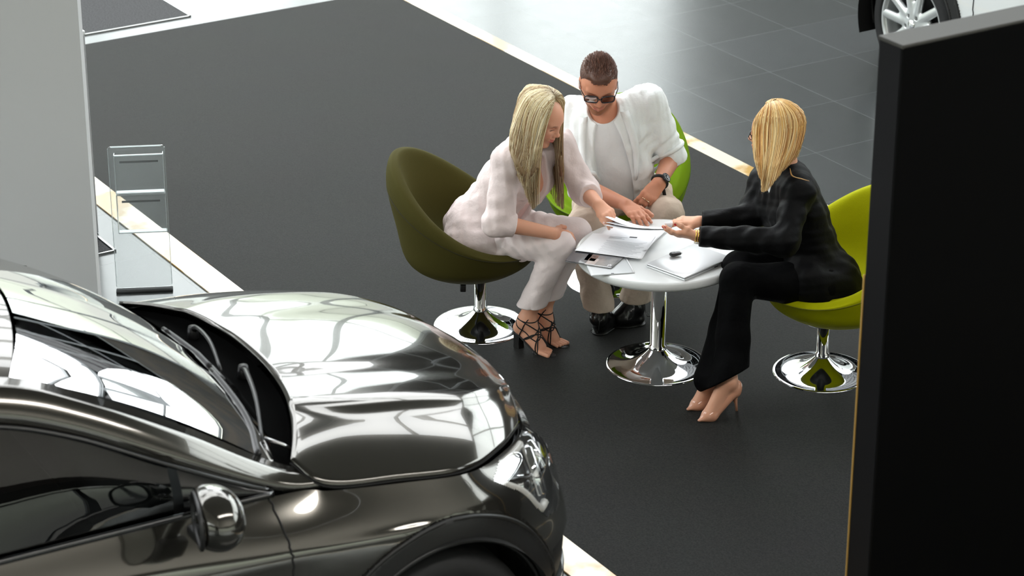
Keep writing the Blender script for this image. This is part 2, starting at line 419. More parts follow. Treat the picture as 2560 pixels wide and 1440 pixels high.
M['gallery_wall']=mat('gallery_paint',lin(215,213,206),.7)
struct(gobj('wall_back',G().box((U1+.12,(V0+V1)/2,(HC+2.9)/2),(.1,(V1-V0)/2,(HC-2.9)/2)),M['gallery_wall'],smooth=False))
struct(gobj('wall_side',G().box(((U1-3)/2,V0-.12,(HC+4.6)/2),((U1+3)/2,.1,(HC-4.6)/2)),M['gallery_wall'],smooth=False))
# roof: skylight bays between ribs over the hall, a solid ceiling above the gallery
M['ceil']=mat('ceiling_panel',lin(150,150,143),.8)
g=G(); usk=-3.6
g.box(((usk+U1)/2,(V0+V1)/2,HC+.1),((U1-usk)/2,(V1-V0)/2,.1))
struct(gobj('ceiling',g,M['ceil'],smooth=False))
g=G()
for i in range(7):
    u=U0+(usk-U0)*i/6; g.box((u,(V0+V1)/2,HC-.02),(.06,(V1-V0)/2,.09))
for i in range(6):
    v=V0+(V1-V0)*i/5; g.box(((U0+usk)/2,v,HC+.05),((usk-U0)/2,.05,.06))
for (u,v) in ((-12,2),(-7.5,-4.5),(-6,4.2),(-10,-7.5)): g.box((u,v,HC+.18),(.9,1.5,.05))
struct(gobj('ceiling_skylight',g,M['frame'],smooth=False))
# curved lighting rails hung under the skylight
g=G()
for (u,v,r,z) in ((-6.5,-1.5,1.7,7.6),(-10.5,1.5,2.2,7.9)):
    g.tube([(u+r*math.cos(a),v+r*1.3*math.sin(a),z) for a in np.linspace(0,6.28,48,endpoint=False)],.07,6,closed=True)
struct(gobj('ceiling_rail',g,M['frame'],smooth=True))
# added luminous panel, out of view: front fill from the gallery side
lm=bpy.data.materials.new('fill_panel_glow'); lm.use_nodes=True; lt_=lm.node_tree; lt_.nodes.clear(); a_=N(lt_,'ShaderNodeOutputMaterial'); b_=N(lt_,'ShaderNodeEmission'); b_.inputs[0].default_value=(1,.97,.93,1); b_.inputs[1].default_value=12; lt_.links.new(b_.outputs[0],a_.inputs[0])
cl_=struct(gobj('fill_light_panel',G().box((6.6,-.5,7.9),(.62,5.6,.05),((math.cos(.5),0,math.sin(.5)),(0,1,0),(-math.sin(.5),0,math.cos(.5)))),M['frame'],smooth=False))
dfu=G().box((6.6+math.sin(.5)*.056,-.5,7.9-math.cos(.5)*.056),(.58,5.55,.004),((math.cos(.5),0,math.sin(.5)),(0,1,0),(-math.sin(.5),0,math.cos(.5)))).out('fill_panel_face',lm,None,smooth=False); dfu.parent=cl_
# gallery the picture is taken from
struct(gobj('floor_gallery',G().box((10.9,0,3.0),(1.55,8.4,.15)).box((8.6,-10.2,3.0),(3.9,1.7,.15)),M['dark_wall'],smooth=False))
# grey kiosk wall and the low counter behind it
kp=fl(240,700,0); 
M['kiosk']=mat('grey_panel',lin(205,206,207),.6)
kq=at(240,730,10.2); kx=kq[0]; kY=10.2
kr=Root('kiosk_wall','tall plain light grey partition panel at the left edge of the picture','partition',(kx-1.2,kY+.05,0),R_(2))
G().box((0,0,1.6),(1.2,.05,1.6)).out('partition_board',M['kiosk'],kr,smooth=False,world=False)
a=at(62,672,kY); lx=a[0]-(kx-1.2)
g=G()
for (c,h) in (((lx-.2,-.052,a[2]),(.2,.002,.0025)),((lx-.2,-.052,a[2]-.25),(.2,.002,.0025)),((lx,-.052,a[2]-.125),(.0025,.002,.125)),((lx-.4,-.052,a[2]-.125),(.0025,.002,.125))): g.box(c,h)
g.out('hatch_seam',mat('seam_dark',lin(100,100,100),.7),kr,smooth=False,world=False)
cu,cv=togrid(fl(247,583))
ctop=at(222,78,fl(247,583)[1])[2]
M['counter']=mat('counter_grey',lin(170,172,174),.5)
cY=fl(247,583)
rt=Root('display_counter','narrow grey counter end with white top behind the tall grey partition','counter',tuple(grid(cu-.3,cv-.5)),GA)
def rootbox(rt,name,c,h,m,r=.003,**k):
    g=G().rbox(c,h,r,n=1); return g.out(name,m,rt,smooth=False,world=False,**k)
rootbox(rt,'cabinet_body',(0,0,ctop/2-.01),(.3,.5,ctop/2-.012),M['counter'])
rootbox(rt,'counter_top',(0,0,ctop-.008),(.302,.502,.01),M['white'])
# entrance mats
M['mat']=mat('mat_rib',lin(66,66,67),.95,bump=(220,.6,.006,5),var=(120,lin(45,45,46),.4,.6))
for nm,(px,py),lu,lv,lab in (('entrance_mat',(478,42),2.2,2.4,'dark ribbed entrance mat in a metal frame at the top left'),('entrance_mat',(291,629),.32,1.2,'dark ribbed mat corner in a metal frame below the grey counter')):
    u,v=togrid(fl(px,py)); lu=lu if lu>1 else max(.1,u-cu-.004); r=Root(nm,lab,'mat',tuple(grid(u-lu/2,v-lv/2)),GA)
    G().box((0,0,.004),(lu/2-.02,lv/2-.02,.004)).out('mat_surface',M['mat'],r,smooth=False,world=False)
    g=G()
    for s in(-1,1): g.box((s*(lu/2-.005),0,.004),(.005,lv/2,.005)); g.box((0,s*(lv/2-.005),.004),(lu/2,.005,.005))
    g.out('metal_frame',M['steel'],r,smooth=False,world=False)
# black totem in front on the right
tY=7.5; p=at(2197,90,tY); ztop=p[2]; pu,pv=togrid(p*V(1,1,0))
q=fl(2247,118,ztop); qu,qv=togrid(q); tth=max(.09,qu-pu); 
M['totem']=mat('totem_black',lin(4,4,4),.5,spec=.08); M['totem_side']=mat('totem_side',lin(20,20,22),.5,spec=.15); M['totem_top']=mat('totem_top',lin(60,59,55),.55)
rt=Root('display_totem','tall black free-standing board close to the viewer on the right','board',tuple(grid(pu+tth/2,pv+.9)),GA)
rootbox(rt,'front_panel',(tth/2-.003,0,ztop/2),(.004,.9,ztop/2-.002),M['totem'])
rootbox(rt,'board_core',(-.004,0,ztop/2),(tth/2-.006,.899,ztop/2-.004),M['totem_side'])
rootbox(rt,'top_cap',(0,0,ztop-.004),(tth/2+.001,.902,.007),M['totem_top'],label='grey top edge')
rootbox(rt,'edge_strip',(-tth/2-.003,-.896,ztop/2-.4),(.003,.006,ztop/2-.4),mat('edge_brass',lin(200,160,90),.3,metal=.6),label='thin brass edge strip')
# clear brochure stand
M['acrylic']=thin_glass('clear_acrylic',(.97,.98,.98,1),1.0,1.49,haze=.08); M['acr_edge']=thin_glass('acrylic_edge',(.8,.85,.85,1),2.5,haze=.35)
b0=fl(362,728,.0); p1=at(288,365,b0[1]); p2=at(436,348,b0[1]+.03)
bz=Root('brochure_stand','clear acrylic two-pocket brochure stand on a dark foot beside the car','stand',tuple(b0),0)
ex=nrm((p2-p1)*V(1,1,0)); hw=.128; zt=p1[2]; ez=V(0,0,1); ey=np.cross(ez,ex)
def plate(name,c,hx,hz,th,m,lean=0,r=.012):
    pts=[]
    for sx,sz in((-1,-1),(1,-1),(1,1),(-1,1)):
        for k in range(5):
            a=math.atan2(sz,sx)+(k-2)*math.pi/8; pts.append(c+ex*(sx*(hx-r)+r*math.cos(a))+ez*(sz*(hz-r)+r*math.sin(a)))
    g=G().poly(pts,th,ey); return g.out(name,m,bz,smooth=False)
plate('back_panel',b0+ez*(zt/2+.01),hw,zt/2-.01,.005,M['acrylic'])
for nm,z0,z1 in(('pocket',zt*.70+.0,zt-.03),('pocket',zt*.43,zt*.69)):
    c=b0-ey*.035+ex*.01+ez*((z0+z1)/2); plate(nm,c,hw*.86,(z1-z0)/2,.003,M['acrylic'])
    g=G(); g.box(b0-ey*.018+ex*.01+ez*z0,(hw*.86,.018,.0025),(ex,ey,ez)); g.box(c+ez*((z1-z0)/2)+0*ey,(hw*.86,.004,.002),(ex,ey,ez))
    for s in(-1,1): g.box(b0-ey*.018+ex*(.01+s*hw*.86)+ez*((z0+z1)/2),(.0018,.018,(z1-z0)/2),(ex,ey,ez))
    g.out('pocket_edge',M['acr_edge'],bz,smooth=False)
    G().box(c+ey*.006+ez*((z1-z0)/2-.035),(hw*.68,.001,.005),(ex,ey,ez)).out('pocket_slot',mat('slot_grey',lin(70,72,72),.6),bz,smooth=False)
g=G()
for s in(-1,1): g.box(b0+ex*s*hw+ez*(zt/2+.01)+ey*.0025,(.0015,.004,zt/2-.02),(ex,ey,ez))
g.box(b0+ez*(zt-.002)+ey*.0025,(hw-.014,.004,.002),(ex,ey,ez))
g.out('panel_edge',M['acr_edge'],bz,smooth=False)
G().rbox(b0+ez*.006,(hw+.003,.022,.006),.004,(ex,ey,ez),n=2).out('base_plate',mat('stand_foot',lin(52,53,53),.75,spec=.2),bz,label='dark grey foot')
# ================================================================= table and chairs
def pedestal(rt,c,r,zt,pr):
    prof=[(.001,.0),(r,.0),(r+.001,.004),(r-.003,.009)]+[(pr+.002+(r-.006-pr)*(t),.009+ .075*((1-t)**2.6)) for t in np.linspace(1,0,22)][1:]
    G().lathe(prof,c,96).out('pedestal_base',M['chrome'],rt)
    G().lathe([(pr+.006,.075),(pr+.006,.10),(pr,.104),(pr,zt),(0.001,zt)],c,40).out('pedestal_pole',M['chrome'],rt)
def make_chair(loc,ang,color,label,base_r=.212):
    m=mat('seat_fabric',color,.8,sheen=.0,spec=.12,bump=(260,.25,.003,5))
    rt=Root('swivel_chair',label,'chair',tuple(loc),ang)
    c=np.array(loc); pedestal(rt,c,base_r,.26,.026)
    nth=96; P=[]; seam=[]
    for i in range(nth+1):
        th=2*math.pi*i/nth; h=.43+.375*((1-math.cos(th))/2)**1.6
        rx=.315+.02*math.cos(th)**2; cx=-.055; R=1/math.sqrt((math.cos(th)/rx)**2+(math.sin(th)/.335)**2)
        b=max(0.,-math.cos(th)); hh=h-.385
        pr=[(0.0001,.262),(.10,.264),(.19,.282),(R*.84,.335+hh*.02),(R*.965,.385+hh*.30),(R+.006+.02*b,.385+hh*.74),(R-.002+.018*b,h-.012),(R-.03+.018*b,h+.002),(R-.058+.018*b,h-.02),(R-.082+.01*b,.40+hh*.62),(R-.105,.425+hh*.16),(.15,.425),(.0001,.415)]
        q=cr_(pr,64); q[:,0]=np.maximum(q[:,0],.0001)
        P.append([(cx*min(1,x/.2)+x*math.cos(th),x*math.sin(th),z) for x,z in q]); s=q[26]; seam.append((cx+(s[0]+.001)*math.cos(th),(s[0]+.001)*math.sin(th),s[1]))
    G().surf(P).out('seat_shell',m,rt,world=False)
    d=mat('seam',tuple(x*.45 for x in color[:3])+(1,),.8)
    G().tube(seam[:-1],.0022,5,closed=True).out('seam_piping',d,rt,world=False)
    G().lathe([(.0001,.250),(.09,.250),(.10,.264),(.0001,.266)],(0,0,0),32).out('swivel_plate',M['black_plastic'],rt,world=False)
    return rt
LCH=fl(1201,815); RCH=fl(2053,932); MCH=fl(1528,703)
lc=make_chair(LCH,R_(-14),lin(66,62,26),'dark olive upholstered tub chair under the woman in pink')
G().tube([LCH+V(-.02,-.02,.255),LCH+V(-.065,-.08,.245)],.006,6).out('height_lever',M['black_plastic'],lc)
G().rbox(LCH+V(-.075,-.09,.235),(.013,.028,.018),.005,n=1).out('lever_paddle',M['black_plastic'],lc)
make_chair(RCH,R_(206),lin(156,158,0),'bright lime upholstered tub chair under the woman in black')
make_chair(MCH,R_(-106),lin(104,134,10),'leaf green upholstered tub chair under the man in white')
tb=Root('round_table','small round white table on a chrome trumpet foot','table',tuple(TAB)); TZ=.545; TR=.362
pedestal(tb,TAB,.224,TZ-.045,.034)
G().lathe([(.001,TZ-.045),(TR-.02,TZ-.045),(TR-.006,TZ-.040),(TR,TZ-.028),(TR-.001,TZ-.008),(TR-.008,TZ-.001),(TR-.016,TZ),(.001,TZ)],TAB,128).out('table_top',M['white'],tb)
# ================================================================= people
M['skin']=mat('skin',(.6,.4,.3,1),.48,attr=True,sss=.12,spec=.35,bump=(160,.06,.002))
M['hair']=mat('hair',(.5,.4,.2,1),.42,attr=True,spec=.5)
def fabric(name,c,rough=.85,bump=(26,.55,.010,7),sheen=.0,spec=.15): return mat(name,c,rough,bump=bump,sheen=sheen,spec=spec)
def hand(w,fd,back,side,curls,sc_=1.0,spread=.12,thumb=None,thumb_curl=.5,k=.006):
    """w wrist, fd finger direction, back normal of the hand's back, side=+1 thumb on back x fd ... curls per finger (radians at each joint)"""
    fd=nrm(fd); back=nrm(np.array(back)-fd*(np.array(back)@fd)); y=np.cross(back,fd)*side   # thumb side
    ops=[];tips=[]; s=sc_
    offs=[.027,.009,-.009,-.025]; fwd=[.082,.086,.082,.074]; ln=[.070,.078,.072,.056]; r0=[.0092,.0094,.009,.0080]
    kn=[]
    for i in range(4):
        K=w+(fd*fwd[i]+y*offs[i]+back*(.002-.002*abs(i-1.3)))*s; kn.append(K)
        ops.append(rc(w+y*offs[i]*.55*s+fd*.004,K-back*.004*s,.0165*s,.0125*s,flat=(back,1.12),k=.012))
    for i in range(4):
        d=nrm(fd+y*(1.5-i)*spread*.55); p=kn[i]; a=0; r=r0[i]*s; b=back
        for j,fr in enumerate((.46,.30,.24)):
            a_=curls[i][j]; d2=nrm(d*math.cos(a_)-b*math.sin(a_)); b=nrm(b*math.cos(a_)+d*math.sin(a_)); d=d2
            q=p+d*ln[i]*fr*s; ops.append(rc(p,q,r,r*.92,k=k if j else .009)); p=q;r*=.92
        tips.append((p+b*r*.75,b,d))
    T=w+(fd*.022+y*.022-back*.006)*s
    td=nrm(fd*.62+y*.75-back*.25) if thumb is None else nrm(thumb)
    ops.append(rc(w+fd*.01*s,T+td*.03*s,.017*s,.0145*s,k=.014)); p=T+td*.03*s;d=td
    for fr,a_ in ((.034,thumb_curl*.5),(.027,thumb_curl)):
        d=nrm(d*math.cos(a_)+(fd-y*.5)*math.sin(a_)); q=p+d*fr*s; ops.append(rc(p,q,.0118*s,.0102*s,k=.007)); p=q
    tips.append((p+nrm(back+y*.6)*.0085*s,nrm(back+y*.6),d))
    return ops,tips
def headops(C,R,male=False,s=1.0,eyes='down'):
    """R rows: forward, left, up"""
    R=np.array([nrm(q) for q in R]); T=lambda x,y,z: C+(R[0]*x+R[1]*y+R[2]*z)*s
    E=lambda c,r,k=.02,op='u': el(T(*c),np.array(r)*s,R,k=k,op=op)
    K=lambda a,b,r1,r2,k=.01,op='u',flat=None: rc(T(*a),T(*b),r1*s,r2*s,k=k,op=op,flat=flat)
    j=1.08 if male else 1.0
    ops=[E((-.012,0,.034),(.098,.078,.080)),E((.030,0,.016),(.070,.066,.078),.03),E((.028,0,-.03),(.064,.057*j,.075),.03)]
    for q in(-1,1):
        ops+=[K((-.012,q*.052*j,-.055),(.066,q*.016*j,-.103),.016,.014,.03),E((.060,q*.036,-.022),(.026,.024,.026),.022),
              E((.076,q*.028,.034),(.014,.026,.009*(1.2 if male else .9)),.014)]
    ops+=[E((.078,0,-.102),(.019,.020*j,.017),.02)]
    for q in(-1,1): ops+=[E((.099,q*.032,.010),(.018,.019,.0135),.014,'s')]
    for q in(-1,1):
        ops+=[E((.074,q*.031,.008),(.0145,.0155,.0125),.004),K((.088,q*.020,.0065),(.084,q*.043,.004),.0034,.003,.004)]
    nb=.0085 if male else .007
    ops+=[K((.088,0,.022),(.109,0,-.018),nb,nb+.0015,.013),E((.112,0,-.021),(.0105,.0105,.0095),.008)]
    for q in(-1,1): ops+=[E((.102,q*.0125,-.026),(.010,.0065,.0075),.006),E((.107,q*.007,-.0335),(.004,.003,.003),.002,'s')]
    ops+=[E((.088,0,-.055),(.018,.027,.020),.02)]
    sm_=.004 # smile
    for q in(-1,1):
        ops+=[K((.1045,0,-.0525),(.091,q*.024,-.052+sm_*.8),.0052,.0028,.004),K((.1015,0,-.064),(.091,q*.022,-.056+sm_),.0064,.003,.004),
              K((.110,0,-.0578),(.096,q*.025,-.0530+sm_),.0016,.0014,.002,'s')]
    for q in(-1,1):
        ops+=[E((-.006,q*.078,-.002),(.019,.008,.032),.006),E((-.002,q*.086,.002),(.010,.006,.018),.006,'s'),E((.004,q*.077,-.028),(.009,.007,.009),.005)]
    return ops,T
def facepaint(T,R,C,skin,lip,brow,lash,male=False,s=1.0):
    P=[]
    for q in(-1,1):
        P+=[(T(.098,q*.010,-.0525),(.014,.013,.0048),lip,.8),(T(.099,q*.010,-.0635),(.014,.013,.006),lip,.8),
            (T(.085,q*.022,.0305),(.014,.010,.0038),brow,.75),(T(.085,q*.036,.032),(.018,.010,.0034),brow,.75),
            (T(.086,q*.032,.0045),(.012,.0155,.0030),lash,.95),(T(.084,q*.037,.014),(.012,.014,.006),tuple(np.array(skin)*np.array([.72,.6,.56])),.5),
            (T(.075,q*.040,-.028),(.024,.020,.018),tuple(np.array(skin)*np.array([1.05,.78,.74])),.45)]
    P+=[(T(.115,0,-.022),(.014,.014,.010),tuple(np.array(skin)*np.array([1.0,.8,.78])),.35)]
    return P
def paint(v,base,patches,R):
    R=np.array([nrm(q) for q in R]); c=np.tile(np.array(base,float),(len(v),1))
    for (p,r,colr,a) in patches:
        d=(v-p)@R.T/np.array(r); q=np.sqrt((d**2).sum(1)); wgt=np.clip((1.25-q)/.5,0,1)*a
        c=c*(1-wgt[:,None])+np.array(colr)[None,:3]*wgt[:,None]
    return c
def nails(tips,colr,r=.0062): return [(t[0],(r,r,r),colr,1.0) for t in tips]
def body_mesh(rt,ops,fine,base,patches,R,h=.0055,hf=.0026,name='body'):
    """ops: whole body; fine: list of (lo,hi,step) boxes meshed finely; the coarse mesh leaves them out"""
    parts=[]
    for (lo,hi,st) in fine: parts.append(sdf(ops,st,(np.array(lo),np.array(hi))))
    cv,cf=sdf(ops,h)
    keep=np.ones(len(cv),bool)
    for (lo,hi,st) in fine: keep&=~((cv>np.array(lo)+.008).all(1)&(cv<np.array(hi)-.008).all(1))
    kf=keep[cf].all(1); cf=cf[kf]; u=np.unique(cf); mp=-np.ones(len(cv),int); mp[u]=np.arange(len(u)); parts.append((cv[u],mp[cf]))
    v,f=join(*parts); c=paint(v,base,patches,R)
    return mesh(name,v,f,M['skin'],rt,colors=c)
def bb(pts,m): pts=np.array(pts); return pts.min(0)-m,pts.max(0)+m
def wear(rt,name,ops,m,h=.0045,label=None,parent=None):
    v,f=sdf(ops,h); o=mesh(name,v,f,m,rt,label=label)
    if parent is not None:o.parent=parent
    return o
def frame(a,b,side):
    """up a->b, left, forward"""
    up=nrm(b-a); l=nrm(side-up*(side@up)); return up,l,np.cross(l,up)
def torso_ops(J,g=0.0,bust=0,w=1.0,belly=0.0):
    """trunk; g grows it outward for clothing"""
    up,l,f=frame(J['pel'],J['neck'],J['shL']-J['shR']); A=[l,f,up]; P,Nk=J['pel'],J['neck']; L=np.linalg.norm(Nk-P)
    o=[el(P+up*.02,(.165*w+g,.125+g,.12+g),A,k=.05),el(P+up*L*.36+f*(.01+belly),(.135*w+g,.105+g+belly,.15+g),A,k=.07),
       el(P+up*L*.68+f*.01,(.15*w+g,.105+g,.16+g),A,k=.07)]
    top=Nk-up*.055
    for s,sh in((1,J['shL']),(-1,J['shR'])):
        o.append(rc(top+l*s*.02-f*.005,sh,.062+g,.056+g,k=.05))
        o.append(rc(J['pel']+l*s*.05,J['hipL' if s>0 else 'hipR'],.11+g,.10+g,k=.05))
        if bust: o.append(el(P+up*L*.68+f*(.085)+l*s*.072,(.06+g*.7,.055+g*.7,.06+g*.7),A,k=.05))
    return o,(up,l,f,L)
def wrap_loop(ops,c,n,k=28,off=.0,r=.14,ell=None):
    n=nrm(n); a=nrm(np.cross(n,V(0,0,1) if abs(n[2])<.9 else V(1,0,0))); b=np.cross(n,a)
    return [march(ops,c,a*math.cos(t)+b*math.sin(t),r,off) for t in np.linspace(0,2*math.pi,k,endpoint=False)]
def sampler(Fa):
    F,ax=Fa; h=ax[0][1]-ax[0][0]; o_=np.array([a[0] for a in ax]); sh=np.array(F.shape)
    def f(p):
        q=np.clip((p-o_)/h,0,sh-1.001); i=q.astype(int); t=q-i; r=0
        for a,b,c in CORN:
            r=r+F[i[:,0]+a,i[:,1]+b,i[:,2]+c]*(t[:,0] if a else 1-t[:,0])*(t[:,1] if b else 1-t[:,1])*(t[:,2] if c else 1-t[:,2])
        return r
    return f
def strands(g,guides,n,col_fn,r=.0016,jit=.006,seed=1,npts=22,field_=None,lift=.0015,clump=9):
    """guides: ordered paths; strands run between neighbours, gathered in locks, and lie on the hair mass"""
    rg=np.random.default_rng(seed); Gd=[cr_(q,npts) for q in guides]; allp=[];cols=[];rads=[]
    tt=np.linspace(0,1,npts)[:,None]; nc=max(1,n//clump); cen=(np.arange(nc)+rg.uniform(0,1,nc))/nc; cen=rg.permutation(cen)
    for i in range(n):
        tc=cen[i%nc]; t=np.clip(tc+rg.normal(0,.02),0,.9999)*(len(Gd)-1); tcc=np.clip(tc,0,.9999)*(len(Gd)-1)
        def at_(t): a=int(t);f=t-a; return Gd[a]*(1-f)+Gd[min(a+1,len(Gd)-1)]*f
        p=at_(t)*(1-tt*.55)+at_(tcc)*tt*.55; p=cr_(p[:max(4,int(npts*rg.uniform(.84,1.0)))],npts)
        ph=rg.uniform(0,6.28,3); p=p+rg.normal(0,1,3)*jit*(tt**.7)*(.6+.4*np.sin(tt*3+ph))
        allp.append(p); rads.append(r*rg.uniform(.6,1.3)*(np.minimum(1,tt[:,0]*8+.4)*(1-.75*tt[:,0]**3))); cols.append(col_fn(t/max(1,len(Gd)-1),tt[:,0],rg))
    P=np.array(allp)
    if field_ is not None:
        f=sampler(field_); e=.003; lf_=np.repeat(rg.uniform(-.0008,lift,n),npts)
        for it in range(14):
            e=.007 if it<9 else .004
            q=P.reshape(-1,3); v=f(q); gr=np.stack([f(q+e*d)-f(q-e*d) for d in np.eye(3)],1); gr/=np.linalg.norm(gr,axis=1,keepdims=True)+1e-9
            mv=np.where(v<lf_,lf_-v,0); P=(q+gr*np.clip(mv,0,.006)[:,None]).reshape(P.shape)
            if it<11:
                for _ in range(2): P[:,1:-1]=.25*P[:,:-2]+.5*P[:,1:-1]+.25*P[:,2:]
    for p,rr,c in zip(P,rads,cols): g.tube(p,rr,4,caps=False); g.c.extend([tuple(q) for q in np.repeat(c,4,0)])
def hair_mass(guides,r0,r1,k=.02,n=9,m=26):
    t=np.linspace(0,len(guides)-1,m); Gd=[cr_(cr_(q,40)[:34],n) for q in guides]; ops=[]
    for x in t:
        a=min(int(x),len(Gd)-2) if len(Gd)>1 else 0; f=x-a; p=Gd[a]*(1-f)+Gd[min(a+1,len(Gd)-1)]*f
        for i in range(n-1): ops.append(rc(p[i],p[i+1],r0+(r1-r0)*i/(n-1),r0+(r1-r0)*(i+1)/(n-1),k=k))
    return ops
# ---------------------------------------------------------------- shoes and feet
def foot(ank,toe,hz,s=1.0,k=.015):
    """bare foot from ankle to toe point (on the ground); hz heel height"""
    d=nrm((toe-ank)*V(1,1,0)); heel=ank-d*.028+V(0,0,-.045); heel[2]=max(hz+.028,.02); ball=toe-d*.055+V(0,0,.022); ball[2]=.026
    side=np.cross(V(0,0,1),d)
    ops=[rc(ank,heel,.036,.027,k=k),rc(ank+d*.015,ball+V(0,0,.010),.034,.024,k=.025),rc(heel,ball,.026,.028,flat=(V(0,0,1),1.1),k=.02)]
    return ops,d,side,heel,ball
# ================================================================= woman in black (right)
def sitter_right():
    rt=Root('person','woman in a black velvet suit and nude stiletto pumps handing over papers','person',tuple(V(*(RCH[:2]),0)),0)
    J=dict(pel=at(2052,700,10.02),neck=at(1962,425,10.04),hipL=at(2040,712,9.92),hipR=at(2030,668,10.12),kneeL=at(1843,700,9.80),kneeR=at(1848,672,9.93),
      shL=at(1995,478,9.88),shR=at(1915,452,10.20),elL=at(1962,604,9.73),wrL=at(1742,590,9.80),elR=at(1868,548,10.08),wrR=at(1748,554,9.99))
    J['ankL']=at(1822,960,9.62); J['ankR']=at(1790,930,9.72)
    for q in('ankL','ankR'): J[q][2]=.155
    J['head']=J['neck']+V(-.045,.01,.163)
    tl=fl(1748,1052,.012); tr=fl(1720,1024,.012)
    ops,(up,l,f,L)=torso_ops(J,-.015)
    Fd=nrm(V(-.96,.20,-.12)); Ul=nrm(V(-.12,.02,1)); Lf=nrm(np.cross(Ul,Fd)); Uh=np.cross(Fd,Lf)
    Rh=(Fd,Lf,Uh); ho,T=headops(J['head'],Rh,s=.95)
    ops+=ho; ops.append(rc(J['head']-Fd*.025-Uh*.05,J['neck']-up*.03,.050,.055,k=.02))
    for s in 'LR':
        ops+=[rc(J['sh'+s],J['el'+s],.044,.036),rc(J['el'+s],J['wr'+s],.036,.0235,k=.015),rc(J['hip'+s],J['knee'+s],.075,.05),rc(J['knee'+s],J['ank'+s],.048,.032)]
    fl1,dL,sL,heL,bL=foot(J['ankL'],tl,.085); fr1,dR,sR,heR,bR=foot(J['ankR'],tr,.085); ops+=fl1+fr1
    # near hand: palm up below the sheaf; far hand on top of its edge
    fdL=nrm(at(1640,583,9.80)-J['wrL']); hL,tL=hand(J['wrL'],fdL,V(.1,-.55,-.85),-1,[(.2,.3,.2),(.22,.32,.2),(.25,.35,.2),(.3,.4,.2)],.92,spread=.03,thumb=fdL*.8+V(0,.1,.5),thumb_curl=.25)
    fdR=nrm(at(1655,548,10.0)-J['wrR']); hR,tR=hand(J['wrR'],fdR,V(0,-.2,.98),1,[(.15,.35,.3),(.25,.4,.3),(.4,.5,.4),(.5,.5,.4)],.92,thumb_curl=.2)
    ops+=hL+hR
    skin=np.array(lin(214,160,132)[:3]); red=lin(190,22,40)[:3]
    P=facepaint(T,Rh,J['head'],skin,lin(190,95,90)[:3],lin(150,110,70)[:3],lin(50,35,30)[:3])+nails(tL,red)+nails(tR,red)
    hb=bb([J['wrL'],J['wrR'],J['wrL']+fdL*.19,J['wrR']+fdR*.19],.05)
    fb=bb([heL,heR,tl,tr,J['ankL'],J['ankR']],.05); hd=(J['head']-.15,J['head']+V(.15,.15,.17))
    body_mesh(rt,ops,[(hd[0],hd[1],.003),(hb[0],hb[1],.0026),(fb[0],fb[1],.0032)],skin,P,Rh)
    # velvet jacket
    vel=mat('black_velvet',lin(2,2,3),.6,sheen=.015,spec=.14,bump=(38,.4,.006,6))
    jo,_=torso_ops(J,.016,bust=.02)
    jo+=[rc(J['neck']-up*.045,J['neck']+up*.0,.075,.06,k=.02)]
    for s in 'LR': jo+=[rc(J['sh'+s],J['el'+s],.062,.056,k=.035),rc(J['el'+s],J['wr'+s]-0*up,.057,.045,k=.03)]
    # skirt of the jacket falling over the seat behind
    jo+=[rc(J['pel']+V(.06,-.06,.02),J['pel']+V(.10,-.12,-.06),.10,.075,k=.05),rc(J['pel']+V(-.02,-.14,.02),J['pel']+V(.02,-.165,-.065),.06,.05,k=.04),rc(J['pel']-up*.02,J['hipL']+V(-.05,-.02,.03),.13,.105,k=.04)]
    wv=wob(3,34); jo.append(disp(lambda X,Y,Z:.0045*wv(X,Y,Z)))
    for s,fd in(('L',fdL),('R',fdR)): 
        W=J['wr'+s]; jo.append(bx(W+fd*.09,(.10,.09,.09),[fd,np.cross(fd,V(0,0,1)),np.cross(fd,np.cross(fd,V(0,0,1)))],rd=.01,k=.003,op='s'))
    jo[-1].k=.002
    jo.append(el(J['neck']+f*.055-up*.02,(.035,.05,.085),[l,f,up],k=.01,op='s'))
    jk=wear(rt,'jacket',jo,vel,.0045)
    # white top in the neckline
    so=[el(J['neck']-up*.09+f*.045,(.06,.055,.10),[l,f,up])]; wear(rt,'blouse',so,fabric('white_top',lin(225,225,222)),.005)
    # trousers, wide at the hem
    tr_=fabric('black_trouser',lin(2,2,3),.75,spec=.08)
    to=[rc(J['hipL'],J['pel'],.12,.13,k=.03),rc(J['hipR'],J['pel'],.12,.13,k=.03)]
    for s in 'LR':
        K=J['knee'+s];A=J['ank'+s]; d=nrm(K-A); hem=A+d*.02
        to+=[rc(J['hip'+s],K,.098,.070,k=.03),rc(K,hem+(K-hem)*.4,.072,.066,k=.03),rc(hem+(K-hem)*.4,hem-d*.05,.066,.088,k=.03)]
    n=nrm(J['kneeL']-J['ankL']); wv2=wob(5,26,2,(1,1,4)); to.append(disp(lambda X,Y,Z:.006*wv2(X,Y,Z)))
    to.append(cut(J['ankL']+n*.015,-nrm(n*.9+V(-.55,0,0)),k=.003))
    wear(rt,'trousers',to,tr_,.005)
    # pumps
    nude=mat('nude_patent',lin(206,150,122),.18,coat=.6)
    for (A,toe,d,side,he,ba) in((J['ankL'],tl,dL,sL,heL,bL),(J['ankR'],tr,dR,sR,heR,bR)):
        o=[rc(he,ba,.031,.034,flat=(V(0,0,1),1.15),k=.015),rc(ba+V(0,0,-.004),toe+V(0,0,.002),.030,.0075,flat=(V(0,0,1),1.25),k=.02),rc(he+V(0,0,-.012)-d*.004,he+V(0,0,.012)-d*.006,.029,.030,k=.01)]
        top=ba+V(0,0,.020); n=nrm(np.cross(side,nrm(ba-he)));  n=n if n[2]>0 else -n
        o.append(el((he+ba)/2+n*.052-d*.0,(.072,.030,.042),[nrm(ba-he),side,n],k=.004,op='s'))
        sh=wear(rt,'pump_shoe',o,nude,.0026)
